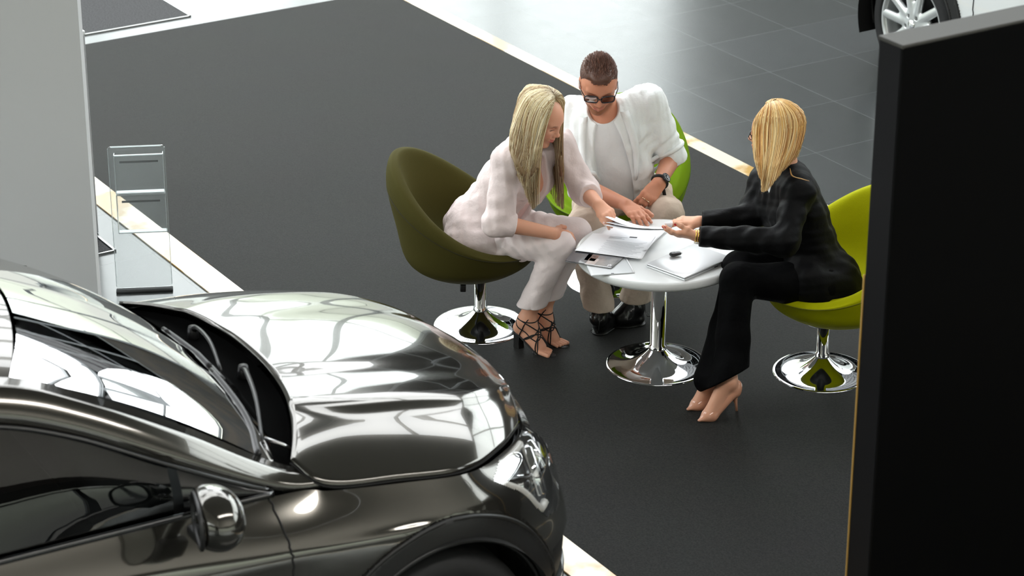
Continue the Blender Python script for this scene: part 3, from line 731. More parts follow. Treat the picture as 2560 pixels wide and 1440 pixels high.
        g=G(); hb_=he+V(0,0,-.03)-d*.008; foot_=V(*(he-d*.020)[:2],.0); foot_[2]=.0
        g.tube([he+V(0,0,-.020)-d*.004,hb_-V(0,0,.02),(hb_+foot_)/2,foot_],[.020,.011,.0065,.0055],12); o2=g.out('stiletto_heel',nude,rt); o2.parent=sh
    # gold bracelet watch
    gold=mat('gold',lin(232,190,100),.2,metal=1)
    c=J['wrL']-fdL*.005; g=G()
    for q in(-.010,0,.010): 
        lp=wrap_loop(ops,c+fdL*q,fdL,26,.0015,.08); g.tube(lp,.0032,6,closed=True)
    wt=g.out('wrist_watch',gold,rt,label='gold chain link bracelet watch')
    lo_=min(wrap_loop(ops,c,fdL,36,.003,.08),key=lambda p:p[2]+.6*p[1]); nn=nrm(lo_-c); a=nrm(np.cross(nn,fdL))
    g=G().lathe([(.0001,.004),(.013,.004),(.0155,.001),(.0155,-.003),(.0001,-.003)],lo_+nn*.003,28,[a,np.cross(nn,a),nn]); o2=g.out('watch_dial',mat('watch_face',lin(225,222,212),.25,metal=.3),rt); o2.parent=wt
    # glasses: temple and rim just show past the hair
    bk=mat('glasses_black',lin(20,18,20),.25); g=G()
    for q in(-1,1):
        g.tube([T(.106+.004*math.cos(t*2),q*(.034+.025*math.cos(t)),.006+.019*math.sin(t)) for t in np.linspace(0,6.28,24,endpoint=False)],.0018,6,closed=True)
        g.tube([T(.100,q*.058,.012),T(.06,q*.074,.012),T(-.01,q*.083,.010)],.0018,6)
    g.tube([T(.108,-.010,.010),T(.112,0,.013),T(.108,.010,.010)],.0018,6); g.out('glasses',bk,rt)
    # hair
    H=J['head']; up_=Uh; bk_=-Fd; lf=Lf
    def sc(th,ph,off=.012): # th from top, ph azimuth around up (0 = forward)
        d=(Fd*math.cos(ph)+lf*math.sin(ph))*math.sin(th)+up_*math.cos(th); return march(ho,H+up_*.03-Fd*.01,d,.2)+d*off
    ends={}
    guides=[]
    tbl=[(42,at(1898,450,9.80),.0),(62,at(1905,470,9.78),0),(80,at(1900,500,9.78),0),(100,at(1912,498,9.77),0),(120,at(1925,480,9.78),0),(145,at(1940,455,9.80),0),(170,at(1965,425,9.87),0),(200,at(1990,405,10.0),0),(235,at(1985,400,10.1),0),(270,at(1950,410,10.17),0),(305,at(1915,430,10.18),0)]
    for deg,end,_ in tbl:
        ph=R_(deg); p=[sc(.12,ph,.012),sc(.5,ph,.016),sc(.95,ph,.018),sc(1.35,ph,.019)]
        b=sc(1.7,ph,.022); m_=b*.45+end*.55; m_=m_+nrm((m_-H)*V(1,1,0))*.006
        p+=[b*.8+end*.2+V(0,0,.006),m_,end]; guides.append(np.array(p))
    mass=hair_mass(guides,.012,.008,.012)+[el(H+up_*.030-Fd*.018,(.098,.084,.083),Rh,k=.02)]
    mass.append(el(H+Fd*.10-Uh*.01,(.050,.066,.088),Rh,k=.01,op='s'))
    blond=np.array(lin(226,178,104)[:3]); light=np.array(lin(246,218,160)[:3]); dk=np.array(lin(176,122,62)[:3])
    (v,fq),FM=sdf(mass,.004,grid_=True); hm=mesh('hair',v,fq,M['hair'],rt,colors=np.tile(blond*.65,(len(v),1)))
    def cf(t,tt,rg):
        q=rg.uniform(); base=light if q<.34 else (blond if q<.72 else dk); base=base*rg.uniform(.85,1.1)
        return base[None]*(.86+.14*np.sin(tt*3.1))[:,None]
    g=G(); strands(g,guides,1500,cf,.0019,.003,11,field_=FM,lift=.0035)
    strands(g,[at(1970,425,9.85)[None]+np.array([[0,0,0],[.01,-.01,-.03],[.05,-.02,-.045],[.09,-.02,-.06]]),at(1975,420,9.85)[None]+np.array([[0,0,0],[.01,-.01,-.03],[.05,-.02,-.04],[.085,-.02,-.05]])],8,cf,.0015,.002,4)
    o2=g.out('hair_strands',M['hair'],rt); o2.parent=hm
    return J,dict(fdL=fdL,fdR=fdR)
JR,XR=sitter_right()
# ================================================================= woman in pink (left)
def sitter_left():
    rt=Root('person','woman with long blonde hair in a pale pink suit and black strappy sandals','person',tuple(V(*(LCH[:2]),0)),0)
    J=dict(pel=at(1208,570,10.50),neck=at(1322,368,10.46),hipR=at(1222,600,10.40),hipL=at(1240,566,10.56),kneeR=at(1398,612,10.27),kneeL=at(1438,582,10.42),
      shR=at(1272,405,10.30),shL=at(1395,362,10.60),elR=at(1243,556,10.22),wrR=at(1385,584,10.24),elL=at(1462,478,10.52),wrL=at(1496,512,10.30),ankR=fl(1314,800,.145),ankL=fl(1354,780,.145))
    J['head']=J['neck']+V(.052,-.035,.150)
    tR=fl(1376,884,.012); tL=fl(1408,863,.012)
    ops,(up,l,f,L)=torso_ops(J,-.012,bust=1)
    Fd=nrm(V(.80,-.50,-.50)); S=nrm(np.cross(V(-.06,.02,1),Fd)); Uh=np.cross(Fd,S); Rh=(Fd,S,Uh)
    ho,T=headops(J['head'],Rh,s=.94); ops+=ho; ops.append(rc(J['head']-Fd*.03-Uh*.045,J['neck']-up*.03,.050,.055,k=.025))
    for s in 'LR': ops+=[rc(J['sh'+s],J['el'+s],.048,.040),rc(J['el'+s],J['wr'+s],.040,.026,k=.015),rc(J['hip'+s],J['knee'+s],.078,.052),rc(J['knee'+s],J['ank'+s],.050,.034)]
    fo=[];info=[];each=[]
    for A,t in((J['ankR'],tR),(J['ankL'],tL)):
        q,d,side,he,ba=foot(A,t,.075); fo+=q
        # toes
        sgn=1 if A is J['ankR'] else -1
        for i in range(5):
            o_=(i-2)*.0135*sgn; ln=[.040,.038,.034,.030,.024][i]; r=[.0105,.008,.0078,.0074,.0068][i]
            fo.append(rc(ba+side*o_+d*.012+V(0,0,-.006),ba+side*o_*1.08+d*(.018+ln)+V(0,0,-.013),r*1.05,r*.9,k=.004))
        info.append((A,t,d,side,he,ba)); each.append(fo[len(fo)-len(q)-5:])
    ops+=fo
    fdL=nrm(at(1528,540,10.22)-J['wrL']); hL,tpL=hand(J['wrL'],fdL,V(-.1,-.45,.9),-1,[(.55,.6,.3),(.7,.8,.4),(.9,.9,.5),(1.0,.9,.5)],.92,thumb=fdL*.8+V(-.1,-.35,-.35),thumb_curl=.2)
    fdR=nrm(at(1450,600,10.30)-J['wrR']); hR,tpR=hand(J['wrR'],fdR,V(.1,-.6,.75),1,[(.3,.3,.2),(.3,.4,.2),(.4,.4,.2),(.4,.4,.3)],.9)
    ops+=hL+hR
    skin=np.array(lin(222,164,136)[:3])
    P=facepaint(T,Rh,J['head'],skin,lin(205,95,95)[:3],lin(140,100,70)[:3],lin(45,30,28)[:3])+nails(tpL,lin(235,200,195)[:3],.005)
    for A,t,d,side,he,ba in info:
        for i in range(5): pass
    hb=bb([J['wrL'],J['wrL']+fdL*.18],.05); hb2=bb([J['wrR'],J['wrR']+fdR*.16],.05); fb=bb([tR,tL,J['ankR'],J['ankL'],info[0][4],info[1][4]],.045)
    fb[0][2]=-.02
    body_mesh(rt,ops,[(J['head']-.15,J['head']+V(.15,.15,.17),.0024),(hb[0],hb[1],.0026),(hb2[0],hb2[1],.003),(fb[0],fb[1],.0028)],skin,P,Rh)
    pink=fabric('pink_knit',lin(230,214,212),.9); pink2=fabric('pink_trouser',lin(238,225,224),.85)
    # camisole
    co,_=torso_ops(J,.003,bust=1); co.append(cut(J['neck']-up*.135+f*.0,nrm(up*.85+f*.55),k=.004))
    wear(rt,'camisole',co,fabric('camisole_satin',lin(232,200,196),.5),.005)
    # cardigan with open front
    ca,_=torso_ops(J,.020,bust=1); ca+=[rc(J['neck']-up*.05-f*.02,J['neck']-up*.005-f*.03,.078,.060,k=.02)]
    for s in 'LR': ca+=[rc(J['sh'+s],J['el'+s],.064,.062,k=.035)]
    eR=nrm(J['wrR']-J['elR']); eL=nrm(J['wrL']-J['elL'])
    ca+=[rc(J['elR'],J['elR']+eR*.075,.060,.052,k=.03),rc(J['elL'],J['elL']+eL*.10,.060,.052,k=.03)]
    ca+=[rc(J['pel']+V(-.05,-.06,.02),J['pel']+V(-.07,-.10,-.04),.10,.10,k=.06),rc(J['pel']-f*.05,J['pel']-f*.07+V(-.02,0,-.05),.11,.10,k=.06),rc(J['pel']+up*.1-f*.03+V(0,-.05,0),J['pel']+V(.02,-.14,.01),.10,.07,k=.05)]
    wv=wob(8,30,3,(1,1,1)); ax=nrm(J['elR']-J['shR'])
    def crease(X,Y,Z):
        t=(X-J['elR'][0])*ax[0]+(Y-J['elR'][1])*ax[1]+(Z-J['elR'][2])*ax[2]
        q=(X-J['elR'][0])**2+(Y-J['elR'][1])**2+(Z-J['elR'][2])**2
        return .0030*np.sin(t*135+X*45+Z*38+1.5*np.sin(Y*40))*np.exp(-q/.015)
    wvb=wob(78,60,2,(1,1,2)); ca.append(disp(lambda X,Y,Z:.0045*wv(X,Y,Z)+.0028*wvb(X,Y,Z)+crease(X,Y,Z)))
    ca.append(el(J['neck']-up*.20+f*.16,(.055,.15,.26),[l,f,up],k=.012,op='s'))
    ca.append(bx(J['elR']+eR*.155,(.075,.09,.09),[eR,np.cross(eR,V(0,0,1)),np.cross(eR,np.cross(eR,V(0,0,1)))],rd=.01,k=.004,op='s'))
    ca.append(bx(J['elL']+eL*.17,(.075,.075,.075),[eL,np.cross(eL,V(0,0,1)),np.cross(eL,np.cross(eL,V(0,0,1)))],rd=.01,k=.004,op='s'))
    wear(rt,'cardigan',ca,pink,.0045)
    to=[rc(J['hipL'],J['pel'],.12,.13,k=.03),rc(J['hipR'],J['pel'],.12,.13,k=.03)]
    for s in 'LR':
        K=J['knee'+s];A=J['ank'+s];d=nrm(K-A); to+=[rc(J['hip'+s],K,.098,.066,k=.03),rc(K,A+d*.05,.064,.052,k=.025),rc(A+d*.12,A+d*.03,.052,.062,k=.03)]
    wv2=wob(15,24,2); th=nrm(J['kneeR']-J['hipR'])
    def pleat(X,Y,Z):
        u_=(X-J['kneeR'][0])*th[0]+(Y-J['kneeR'][1])*th[1]+(Z-J['kneeR'][2])*th[2]
        return .0032*np.sin(u_*115+Z*75)*np.exp(-((u_+.17)/.13)**2)*(Z>.40)
    wvc=wob(79,58,2); to.append(disp(lambda X,Y,Z:.0038*wv2(X,Y,Z)+.002*wvc(X,Y,Z)+pleat(X,Y,Z)))
    to.append(cut(V(0,0,.215),V(0,0,-1),k=.004))
    to.append(rc(J['ankR']+V(.02,-.075,.0),J['ankR']+V(.02,-.06,.10),.028,.003,k=.006,op='s'))
    wear(rt,'trousers',to,pink2,.0045)
    # sandals
    bl=mat('sandal_black',lin(22,20,20),.5)
    for (A,t,d,side,he,ba),fo1 in zip(info,each):
        sl=[rc(V(*he[:2],he[2]-.027),V(*ba[:2],.008),.026,.033,flat=(V(0,0,1),4.5),k=.01),rc(V(*ba[:2],.006),V(*(t+d*.004)[:2],.006),.034,.022,flat=(V(0,0,1),4.5),k=.01)]
        so=wear(rt,'sandal_sole',sl,bl,.0028)
        hc=he-d*.004; g=G().tube([V(*hc[:2],he[2]-.022),V(*(hc-d*.004)[:2],.03),V(*(hc-d*.002)[:2],.0)],[.026,.022,.024],4); o2=g.out('block_heel',bl,rt,smooth=False); o2.parent=so
        g=G(); mid=(A+ba)/2
        def loop(c,n): 
            lp=wrap_loop(fo1,c,n,30,.0012,.08); g.tube(lp,.0028,6,closed=True)
        ins=nrm(ba-A)
        loop(A+V(0,0,.012),V(0,0,1)*.95+d*.15); loop(A+d*.012-V(0,0,.02),nrm(V(0,0,.8)+side*.55+d*.3)); loop(A+d*.02-V(0,0,.02),nrm(V(0,0,.6)-side*.6+d*.4))
        loop(A+ins*.06,nrm(ins+side*.55)); loop(A+ins*.085,nrm(ins-side*.5)); loop(ba-ins*.012+d*.0,nrm(d+side*.42)); loop(ba+d*.008,nrm(d-side*.40))
        loop(he+V(0,0,.01)+d*.03,nrm(d*.9-V(0,0,.5)))
        o2=g.out('sandal_straps',bl,rt); o2.parent=so
    # hair
    H=J['head']; lf=S
    def sc(th,ph,off=.012):
        d=(Fd*math.cos(ph)+lf*math.sin(ph))*math.sin(th)+Uh*math.cos(th); return march(ho,H+Uh*.03-Fd*.01,d,.2)+d*off
    part=.25
    guides=[]
    # right side of the head (towards the viewer, -left) from the face round to the back, then the far side
    tblR=[(-55,at(1350,552,10.20),at(1344,410,10.20)),(-62,at(1338,560,10.22),at(1318,440,10.20)),(-76,at(1325,520,10.20),at(1308,430,10.18)),(-90,at(1345,545,10.20),at(1298,420,10.17)),(-110,at(1330,535,10.18),at(1290,400,10.17)),(-130,at(1320,500,10.18),at(1280,380,10.2)),(-155,at(1300,470,10.22),at(1278,365,10.25)),(-180,at(1285,440,10.36),at(1285,350,10.36))]
    for deg,end,mid in tblR:
        ph=R_(deg); p=[sc(.10,ph,.010),sc(.45,ph,.018),sc(.9,ph,.020),sc(1.3,ph,.020)]; b=sc(1.6,ph,.02)
        p+=[b*.6+mid*.4,mid,end]; guides.append(np.array(p))
    tblL=[(62,at(1412,560,10.40),at(1402,430,10.36)),(78,at(1405,560,10.45),at(1405,430,10.42)),(100,at(1385,540,10.5),at(1398,430,10.5)),(140,at(1360,480,10.5),at(1370,400,10.52)),(180,at(1300,440,10.42),at(1310,350,10.45))]
    g2=[]
    for deg,end,mid in tblL:
        ph=R_(deg); p=[sc(.10,ph,.010),sc(.45,ph,.016),sc(.9,ph,.016),sc(1.3,ph,.014)]; b=sc(1.6,ph,.014); p+=[b*.6+mid*.4,mid,end]; g2.append(np.array(p))
    mass=hair_mass(guides,.012,.007,.011)+hair_mass(g2,.010,.006,.010)+[el(H+Uh*.030-Fd*.022,(.096,.082,.082),Rh,k=.02)]
    mass.append(el(H+Fd*.114-Uh*.042,(.058,.052,.086),Rh,k=.008,op='s'))
    root=np.array(lin(120,96,70)[:3]); blond=np.array(lin(206,186,140)[:3]); light=np.array(lin(232,220,186)[:3]); dk=np.array(lin(158,126,84)[:3]); br=np.array(lin(120,78,48)[:3])
    (v,fq),FM=sdf(mass,.004,grid_=True); tz=np.clip((H[2]+.02-v[:,2])/.25,0,1)[:,None]
    hm=mesh('hair',v,fq,M['hair'],rt,colors=(blond*.65)*(1-tz)+br*.7*tz)
    def cf(t,tt,rg):
        q=rg.uniform(); base=light if q<.36 else (blond if q<.74 else dk); base=base*rg.uniform(.85,1.08)
        k_=np.clip(1-tt/.2,0,1)[:,None]**.8*rg.uniform(.3,1); e_=np.clip((tt-.62)/.4,0,1)[:,None]*(rg.uniform()<.5)
        c=base[None]*(1-k_)+root[None]*k_; return c*(1-e_*.7)+br[None]*e_*.7
    def cf2(t,tt,rg):
        c=cf(t,tt,rg); e_=np.clip((tt-.5)/.3,0,1)[:,None]*.75; return c*(1-e_)+br[None]*.9*e_ if rg.uniform()<.6 else c
    g=G(); strands(g,guides,1500,cf,.0018,.0035,21,field_=FM,lift=.0035); strands(g,g2,800,cf2,.0017,.003,22,field_=FM,lift=.003)
    o2=g.out('hair_strands',M['hair'],rt); o2.parent=hm
    return J,dict(fdL=fdL)
JL,XL=sitter_left()
# ================================================================= man in white (middle)
def sitter_man():
    rt=Root('person','bearded man in glasses, open white shirt and beige trousers','person',tuple(V(*(MCH[:2]),0)),0)
    J=dict(pel=at(1555,495,10.98),neck=at(1510,272,10.86),hipR=at(1500,510,10.88),hipL=at(1618,500,10.95),kneeR=at(1462,572,10.58),kneeL=at(1665,540,10.62),
      shR=at(1437,285,10.94),shL=at(1618,258,10.92),elR=at(1462,470,10.72),wrR=at(1565,512,10.52),elL=at(1678,395,10.90),wrL=at(1648,458,10.68))
    J['ankR']=fl(1500,790,.09); J['ankL']=fl(1580,768,.09)
    J['head']=J['neck']+V(-.030,-.075,.150)
    ops,(up,l,f,L)=torso_ops(J,-.01,w=1.08,belly=.01)
    Fd=nrm(V(.03,-.88,-.50)); S=nrm(np.cross(V(.03,0,1),Fd)); Uh=np.cross(Fd,S); Rh=(Fd,S,Uh)
    ho,T=headops(J['head'],Rh,True,1.02); ops+=ho; ops.append(rc(J['head']-Fd*.03-Uh*.04,J['neck']-up*.03,.058,.068,k=.03))
    for s in 'LR': ops+=[rc(J['sh'+s],J['el'+s],.052,.046),rc(J['el'+s],J['wr'+s],.046,.029,k=.018,),rc(J['hip'+s],J['knee'+s],.085,.058),rc(J['knee'+s],J['ank'+s],.055,.04)]
    fdR=nrm(at(1618,556,10.36)-J['wrR']); hR,tR=hand(J['wrR'],fdR,V(.05,-.25,.95),1,[(.15,.2,.1),(.2,.25,.15),(.2,.25,.15),(.25,.3,.2)],1.06)
    fdL=nrm(at(1612,505,10.60)-J['wrL']); hL,tL=hand(J['wrL'],fdL,V(.25,-.75,.6),-1,[(.5,.6,.4),(.55,.7,.4),(.6,.8,.4),(.7,.8,.5)],1.06,thumb=fdL*.85+V(-.1,.05,-.25),thumb_curl=.3)
    ops+=hR+hL
    skin=np.array(lin(205,142,114)[:3]); brd=np.array(lin(120,76,48)[:3])
    P=facepaint(T,Rh,J['head'],skin,lin(180,98,88)[:3],lin(110,72,48)[:3],lin(60,42,36)[:3],True)
    beard=[(T(.055,0,-.090),(.062,.064,.036),brd,.72),(T(.100,0,-.0435),(.012,.026,.0055),brd,.5)]+[(T(.03,q*.060,-.070),(.040,.018,.030),brd,.62) for q in(-1,1)]
    P=beard+P+nails(tR,lin(225,170,150)[:3],.006)
    hb=bb([J['wrR'],J['wrR']+fdR*.2],.05); hb2=bb([J['wrL'],J['wrL']+fdL*.19],.05)
    body_mesh(rt,ops,[(J['head']-.16,J['head']+V(.16,.16,.17),.0025),(hb[0],hb[1],.0028),(hb2[0],hb2[1],.0028)],skin,P,Rh)
    wht=fabric('white_linen',lin(236,239,239),.85); tee=fabric('white_jersey',lin(228,230,231),.9)
    to,_=torso_ops(J,.006,w=1.08,belly=.02); wv=wob(31,22,3); to.append(disp(lambda X,Y,Z:.004*wv(X,Y,Z)))
    to.append(el(J['neck']+f*.035+up*.045,(.075,.085,.085),[l,f,up],k=.005,op='s')); wear(rt,'t_shirt',to,tee,.0045)
    so,_=torso_ops(J,.024,w=1.10,belly=.02); so+=[rc(J['neck']-up*.045-f*.02,J['neck']-up*.0-f*.035,.082,.068,k=.02)]
    eR=nrm(J['wrR']-J['elR']); eL=nrm(J['wrL']-J['elL'])
    for s,e_ in(('R',eR),('L',eL)):
        so+=[rc(J['sh'+s],J['el'+s],.080,.072,k=.04)]
    # hanging shirt fronts
    so+=[rc(J['pel']+l*.12+up*.22+f*.11,J['pel']+l*.13+up*.03+f*.12,.05,.045,k=.05),rc(J['pel']-l*.12+up*.22+f*.10,J['pel']-l*.13+up*.08+f*.10,.05,.04,k=.05)]
    wv2=wob(33,24,3); axL=nrm(J['elL']-J['shL'])
    def cre(X,Y,Z):
        t=(X-J['elL'][0])*axL[0]+(Y-J['elL'][1])*axL[1]+(Z-J['elL'][2])*axL[2]; q=(X-J['elL'][0])**2+(Y-J['elL'][1])**2+(Z-J['elL'][2])**2
        return .0050*np.sin(t*95+X*60+1.3*np.sin(Z*45))*np.exp(-q/.03)
    wv2b=wob(77,62,2,(1,1,2.2)); so.append(disp(lambda X,Y,Z:.0060*wv2(X,Y,Z)+.0032*wv2b(X,Y,Z)+cre(X,Y,Z)))
    so.append(el(J['neck']-up*.25+f*.22,(.082,.215,.36),[l,f,up],k=.008,op='s'))
    so.append(el(J['neck']+f*.05+up*.05,(.075,.085,.09),[l,f,up],k=.006,op='s'))
    so.append(cut(J['elR']+eR*.0-nrm(J['elR']-J['shR'])*.0,V(0,0,0)+1e-9,k=0) if False else disp(lambda X,Y,Z:0*X))
    for s in 'RL':
        a=nrm(J['el'+s]-J['sh'+s]); c=J['el'+s]+a*.065; so.append(bx(c+a*.04,(.075,.14,.14),[a,np.cross(a,V(0,0,1)),np.cross(a,np.cross(a,V(0,0,1)))],rd=.005,k=.004,op='s'))
    shirt=wear(rt,'open_shirt',so,wht,.0048)
    for s in 'RL':
        a=nrm(J['el'+s]-J['sh'+s]); c=J['el'+s]-a*.035; g=G(); rr=.071
        lp=wrap_loop(so,c-a*.012,a,36,.0,.13); g.tube(lp,.011,8,closed=True); o2=g.out('sleeve_cuff',wht,rt); o2.parent=shirt
    # lapels following the opening, buttons
    for q in(1,-1):
        g=G(); pts=[];wd=[]
        for i,tt in enumerate(np.linspace(0,1,14)):
            c=J['neck']+up*(.01-.30*tt)+l*q*(.068+.020*math.sin(tt*3)); p=march(so,c-f*.02,f+l*q*.12,.30,.0,60); pts.append(p+f*.004)
        a_=[p+l*q*(.028*math.sin(min(1,(1-t)*1.1)*math.pi*.5)+.006)-f*.002 for p,t in zip(pts,np.linspace(0,1,14))]
        b_=[p+l*q*.03*0-l*q*.004 for p in pts]
        g.surf([[b,(b+a)/2+f*.007,a] for a,b in zip(a_,b_)]); o2=g.out('lapel',wht,rt); o2.parent=shirt
        md=o2.modifiers.new('thick','SOLIDIFY'); md.thickness=.003
    # trousers
    bg_=fabric('beige_chino',lin(196,178,162),.85)
    to=[rc(J['hipL'],J['pel'],.125,.135,k=.03),rc(J['hipR'],J['pel'],.125,.135,k=.03)]
    for s in 'LR':
        K=J['knee'+s];A=J['ank'+s];d=nrm(K-A); to+=[rc(J['hip'+s],K,.108,.083,k=.03),rc(K,A+d*.06,.080,.062,k=.03),rc(A+d*.1,A+d*.03,.062,.068,k=.03)]
    wv3=wob(41,22,3); wv3b=wob(80,55,2); to.append(disp(lambda X,Y,Z:.005*wv3(X,Y,Z)+.0025*wv3b(X,Y,Z))); to.append(cut(V(0,0,.125),V(0,0,-1),k=.004)); wear(rt,'trousers',to,bg_,.0055)
    # shoes
    lea=mat('black_leather',lin(17,17,18),.28,coat=.4,bump=(60,.25,.003)); 
    for A,toe in((J['ankR'],fl(1494,842,.0)),(J['ankL'],fl(1612,812,.0))):
        d=nrm((toe-A)*V(1,1,0)); A2=V(A[0],A[1],.09); side=np.cross(V(0,0,1),d); hl=V(*(A2-d*.05)[:2],.045); bl_=V(*(toe-d*.085)[:2],.045); tp=V(*(toe-d*.035)[:2],.035)
        o=[rc(A2+V(0,0,.02),hl,.042,.040,k=.02),rc(hl,bl_,.040,.046,k=.02),rc(bl_,tp,.046,.034,flat=(V(0,0,1),1.15),k=.02),rc(A2+d*.02,bl_+V(0,0,.015),.042,.034,k=.02)]
        o.append(cut(V(0,0,.012),V(0,0,-1),k=.002)); sh=wear(rt,'leather_shoe',o,lea,.0035)
        so2=[rc(V(*hl[:2],.010),V(*bl_[:2],.010),.043,.050,flat=(V(0,0,1),4.2),k=.01),rc(V(*bl_[:2],.010),V(*tp[:2],.010),.050,.039,flat=(V(0,0,1),4),k=.01)]; wear(rt,'shoe_sole',so2,M['black_plastic'],.0035,parent=sh)
        g=G()
        zz=[]
        for i in range(4):
            c=A2+d*(.055+.013*i)-V(0,0,.04); s_=(-1)**i; a=march(o,c-side*.018*s_,V(0,0,1),.12,.001,50); b=march(o,c+side*.018*s_,V(0,0,1),.12,.001,50); zz+=[a,(a+b)/2+V(0,0,.003),b]
        g.tube(zz,.0018,5)
        o2=g.out('shoelaces',M['black_plastic'],rt); o2.parent=sh
    # watch
    c=J['wrL']+fdL*.0-nrm(J['wrL']-J['elL'])*.012; n=nrm(J['wrL']-J['elL']); g=G(); lp=wrap_loop(ops,c,n,34,.002,.09)
    g.tube(lp,.011,8,closed=True,flat=([nrm(p-c) for p in lp],.22)) if False else g.tube(lp,.0085,8,closed=True)
    wt=g.out('wrist_watch',mat('watch_strap',lin(16,15,15),.5),rt,label='black leather strap watch')
    nn=nrm(V(.45,-.75,.45)-n*(V(.45,-.75,.45)@n)); p=march(ops,c,nn,.09)+nn*.008; a=nrm(np.cross(nn,n)); A=[a,np.cross(nn,a),nn]
    o2=G().lathe([(.0001,-.004),(.022,-.004),(.0235,.002),(.021,.007),(.0185,.0055),(.0001,.0055)],p,36,A).out('watch_case',mat('watch_case',lin(60,60,62),.25,metal=.8),rt);o2.parent=wt
    g=G()
    for i in range(12):
        t=i*math.pi/6; g.box(p+nn*.0062+(A[0]*math.cos(t)+A[1]*math.sin(t))*.015,(.0025,.0008,.0004),(A[0]*math.cos(t)+A[1]*math.sin(t),-A[0]*math.sin(t)+A[1]*math.cos(t),nn))
    g.box(p+nn*.0066+A[0]*.005,(.006,.0008,.0003),A); g.box(p+nn*.0067+A[1]*.004,(.0008,.008,.0003),A)
    o2=g.out('watch_markers',mat('markers',lin(225,225,220),.4),rt,smooth=False);o2.parent=wt
    # rings: on the ring and little finger
    gd=mat('ring_metal',lin(236,214,180),.15,metal=1); 
    fdv=nrm(fdL); bk=nrm(V(.25,-.75,.6)-fdv*(V(.25,-.75,.6)@fdv)); y=np.cross(bk,fdv)*-1
    for off,fw in((-.009,.100),(.010,.102)):
        K=J['wrL']+(fdv*(fw*.98)+y*off+bk*-.006)*1.06; dd=nrm(fdv*math.cos(.5)-bk*math.sin(.5))
        G().tube([K+ (y*math.cos(t)+np.cross(dd,y)*math.sin(t))*.0108 for t in np.linspace(0,6.28,20,endpoint=False)],.0022,6,closed=True).out('finger_ring',gd,rt)
    # glasses
    g=G(); bk2=mat('glasses_dark',lin(30,20,26),.22,coat=.5)
    for q in(-1,1):
        fr=[]
        for t in np.linspace(0,2*math.pi,28,endpoint=False):
            ct,st=math.cos(t),math.sin(t); e_=abs(ct)**.55*math.copysign(1,ct),abs(st)**.6*math.copysign(1,st); fr.append(T(.108-.010*abs(.034+.026*e_[0])/.06,q*(.0365+.029*e_[0]),.007+.0205*e_[1]))
        g.tube(fr,.0034,6,closed=True)
        g.tube([T(.096,q*.066,.018),T(.05,q*.082,.015),T(.0,q*.084,.008),T(-.018,q*.084,-.008)],.0024,6)
        ln=G(); ln.add([T(.107,q*.0365,.007)]+fr,[(0,1+i,1+(i+1)%28) for i in range(28)]); lo_=ln.out('lens',thin_glass('dark_lens',(.42,.34,.30,1),.5),rt)
        lo_['_l']=1
        M.setdefault('_lens',[]).append(lo_)
    g.tube([T(.109,-.009,.014),T(.113,0,.016),T(.109,.009,.014)],.0032,6); go=g.out('glasses',bk2,rt)
    for lo_ in M['_lens']: lo_.parent=go; del lo_['_l']
    # hair: short sides, swept-up quiff
    H=J['head']; dkb=np.array(lin(98,66,54)[:3]); 
    def sc(th,ph,off=.0): 
        d=(Fd*math.cos(ph)+S*math.sin(ph))*math.sin(th)+Uh*math.cos(th); return march(ho,H+Uh*.03,d,.2)+d*off
    cap=[el(H+(Uh*.038-Fd*.018)*1.04,(.104,.0835,.087),Rh,k=.01),el(H+Uh*.098+Fd*.030,(.066,.056,.032),Rh,k=.03),el(H-Fd*.07-Uh*.0,(.045,.072,.06),Rh,k=.03)]
    cap.append(el(H+Fd*.118+Uh*.030,(.055,.060,.066),Rh,k=.008,op='s'))
    for q in(-1,1): cap.append(el(H+Fd*.098+S*q*.062+Uh*.052,(.052,.030,.062),Rh,k=.010,op='s')); cap.append(el(H+Fd*.03+S*q*.10-Uh*.03,(.07,.04,.055),Rh,k=.006,op='s'))
    cap.append(cut(H-Uh*.045,-Uh,k=.01))
    v,fq=sdf(cap,.003); hm=mesh('hair',v,fq,M['hair'],rt,colors=np.tile(dkb*.8,(len(v),1)))
    g=G(); rg=np.random.default_rng(5)
    for i in range(1500):
        ph=rg.uniform(-math.pi,math.pi); th=rg.uniform(.0,1.25); d=(Fd*math.cos(ph)+S*math.sin(ph))*math.sin(th)+Uh*math.cos(th)
        p=march(cap,H+Uh*.04,d,.2,0,40)
        if np.linalg.norm(p-(H+Uh*.04))<.03: continue
        front=np.clip(1.1-th,0,1); ln=(.007+.024*front)*rg.uniform(.7,1.2); dr=nrm(d*.22-Fd*(1.0-.35*front)+Uh*.30*front+rg.normal(0,.12,3))
        if th>.95: dr=nrm(d*.25-Uh*.8-Fd*.4); ln=.012
        c=dkb*rg.uniform(.6,1.5); g.tube([p-d*.003,p+dr*ln*.5+d*ln*.15,p+dr*ln],[.0016,.0013,.0003],4,caps=False,c=c)
    o2=g.out('hair_strands',M['hair'],rt);o2.parent=hm
    return J
JM=sitter_man()
